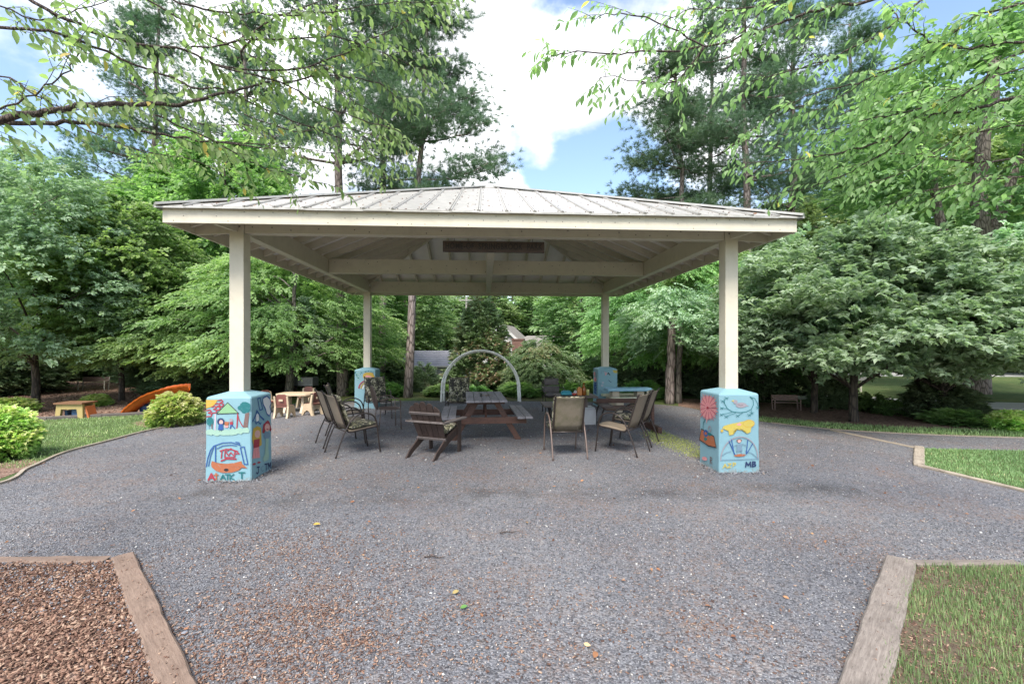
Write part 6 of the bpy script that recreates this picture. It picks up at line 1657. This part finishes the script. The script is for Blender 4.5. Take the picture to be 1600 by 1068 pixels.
grass('turf_grass', tp_[keep], .02, .065, .0045, .026, M_turfb, 'thin green turf grass growing at the bottom right corner', 7)
ll_ = [(p[0], p[1]) for p in lawn_l]; lp = sample(ll_, 900, rng, ((-16, 6.5), (-4, 13)))
grass('lawn_grass', lp, .02, .045, .010, .016, M_blade, 'short mown grass of the left lawn', 8)
rp = sample(lawnR, 2200, rng, ((4, 5), (11, 9)))
grass('lawn_grass', rp, .02, .04, .008, .02, M_turfb, 'short mown grass of the right lawn triangle', 9)
vp = sample([(p[0], p[1]) for p in verge], 900, rng, ((4, 7), (14, 14)))
grass('verge_grass', vp, .03, .07, .010, .016, M_blade, 'grass verge between the gravel path and the planting bed', 10)
tl = np.array([[p[0] + rng.normal(0, .05), p[1] + rng.normal(0, .05)] for p in timb_far[1:4] for _ in range(60)])
# moss patch on the right under the eave
mp_ = [P(1005, 676), P(1030, 673), P(1080, 692), P(1110, 716), P(1085, 716), P(1045, 700), P(1020, 690)]
mpt = sample([(p[0], p[1]) for p in mp_], 3500, rng); mpt = mpt + rng.normal(0, .06, mpt.shape)
grass('moss_patch', mpt, .008, .02, .012, .012, leafmat('moss', [(0, (.10, .12, .02)), (1, (.22, .23, .05))], .2), 'yellow-green moss patch on the gravel under the right eave', 11)
# fallen leaves: each its own shape, small and many
lf = leaf_big(1.0, .5)
lit = np.column_stack([rng.uniform(-5.5, 5.5, 260), rng.uniform(2.4, 9.5, 260)]); lit = notin(lit, chipP, turfP)
n = len(lit); pos = np.column_stack([lit, np.full(n, .028)]); d = rng.normal(size=(n, 3)); d[:, 2] *= .1
v, t, r = place((lf[0], lf[1], np.zeros(10)), pos, d, rng.uniform(.02, .05, n), rng.random(n), roll=rng.normal(0, .5, n), rng=rng)
props(fastmesh('leaf_litter', v, t, M_litter, r), 'small dry brown leaves scattered over the gravel', None, None, 'stuff')
def single_leaf(px, py, L, col, label, a=.3):
    v, t = leaf_big(L, L * .55); o = fastmesh('fallen_leaf', v, t, flat('leaf_' + label.split()[0], col)); p = P(px, py); o.location = (p.x, p.y, .032); o.rotation_euler = (.25, -.1, a); props(o, label, 'leaf', 'single fallen leaves')
single_leaf(719, 957, .055, (.10, .22, .05), 'green fallen leaf lying alone on the near gravel', .5)
single_leaf(707, 934, .06, (.34, .26, .10), 'olive curled fallen leaf above the green one', .8)
single_leaf(489, 824, .07, (.45, .28, .05), 'yellow fallen leaf on the gravel left of centre', .1)
single_leaf(928, 1036, .06, (.28, .13, .06), 'brown fallen leaf near the bottom edge of the gravel', 1.1)
single_leaf(825, 822, .05, (.32, .20, .08), 'tan fallen leaf on the gravel right of centre', 2.1)
def pebble(px, py, s, col, label):
    v, t = rock_tpl(rg(int(px)), .5); o = fastmesh('pebble', v * s, t, flat('pebble_' + str(int(px)), col), smooth=False); p = P(px, py); o.location = (p.x, p.y, .02); m = o.modifiers.new('s', 'SUBSURF'); m.levels = m.render_levels = 2; props(o, label, 'pebble', 'loose pebbles')
pebble(673, 930, .022, (.5, .5, .5), 'white pebble on the near gravel left of the olive leaf')
pebble(288, 992, .035, (.22, .23, .26), 'blue-grey flat stone beside the left landscape timber')
pebble(623, 710, .035, (.55, .52, .48), 'pale stone on the gravel left of the adirondack chair')
pebble(741, 687, .03, (.6, .58, .40), 'cream ball on the gravel under the picnic table')
pebble(643, 886, .018, (.55, .54, .52), 'small white pebble on the gravel left of the twig')
pebble(1212, 713, .03, (.6, .5, .46), 'pale pink stone on the gravel right of the front right block')
def twig_(px, py, L, a, label):
    p = P(px, py); q = [(0, 0, .006), (L * .4, L * .05, .012), (L * .7, -L * .02, .008), (L, L * .06, .01)]
    o = MB().tube(q, [.006, .005, .004, .002], 6).build('twig', MB_cherry, None, True); o.location = (p.x, p.y, .018); o.rotation_euler = (0, 0, a); props(o, label, 'twig', 'fallen twigs')
twig_(663, 874, .18, -.1, 'short bare twig lying on the gravel in the middle')
twig_(781, 836, .16, .1, 'dark twig lying on the gravel right of centre')
twig_(190, 1030, .30, .9, 'long bare twig lying beside the left landscape timber')
twig_(115, 684, .5, .05, 'dark stick lying on the left lawn edge')
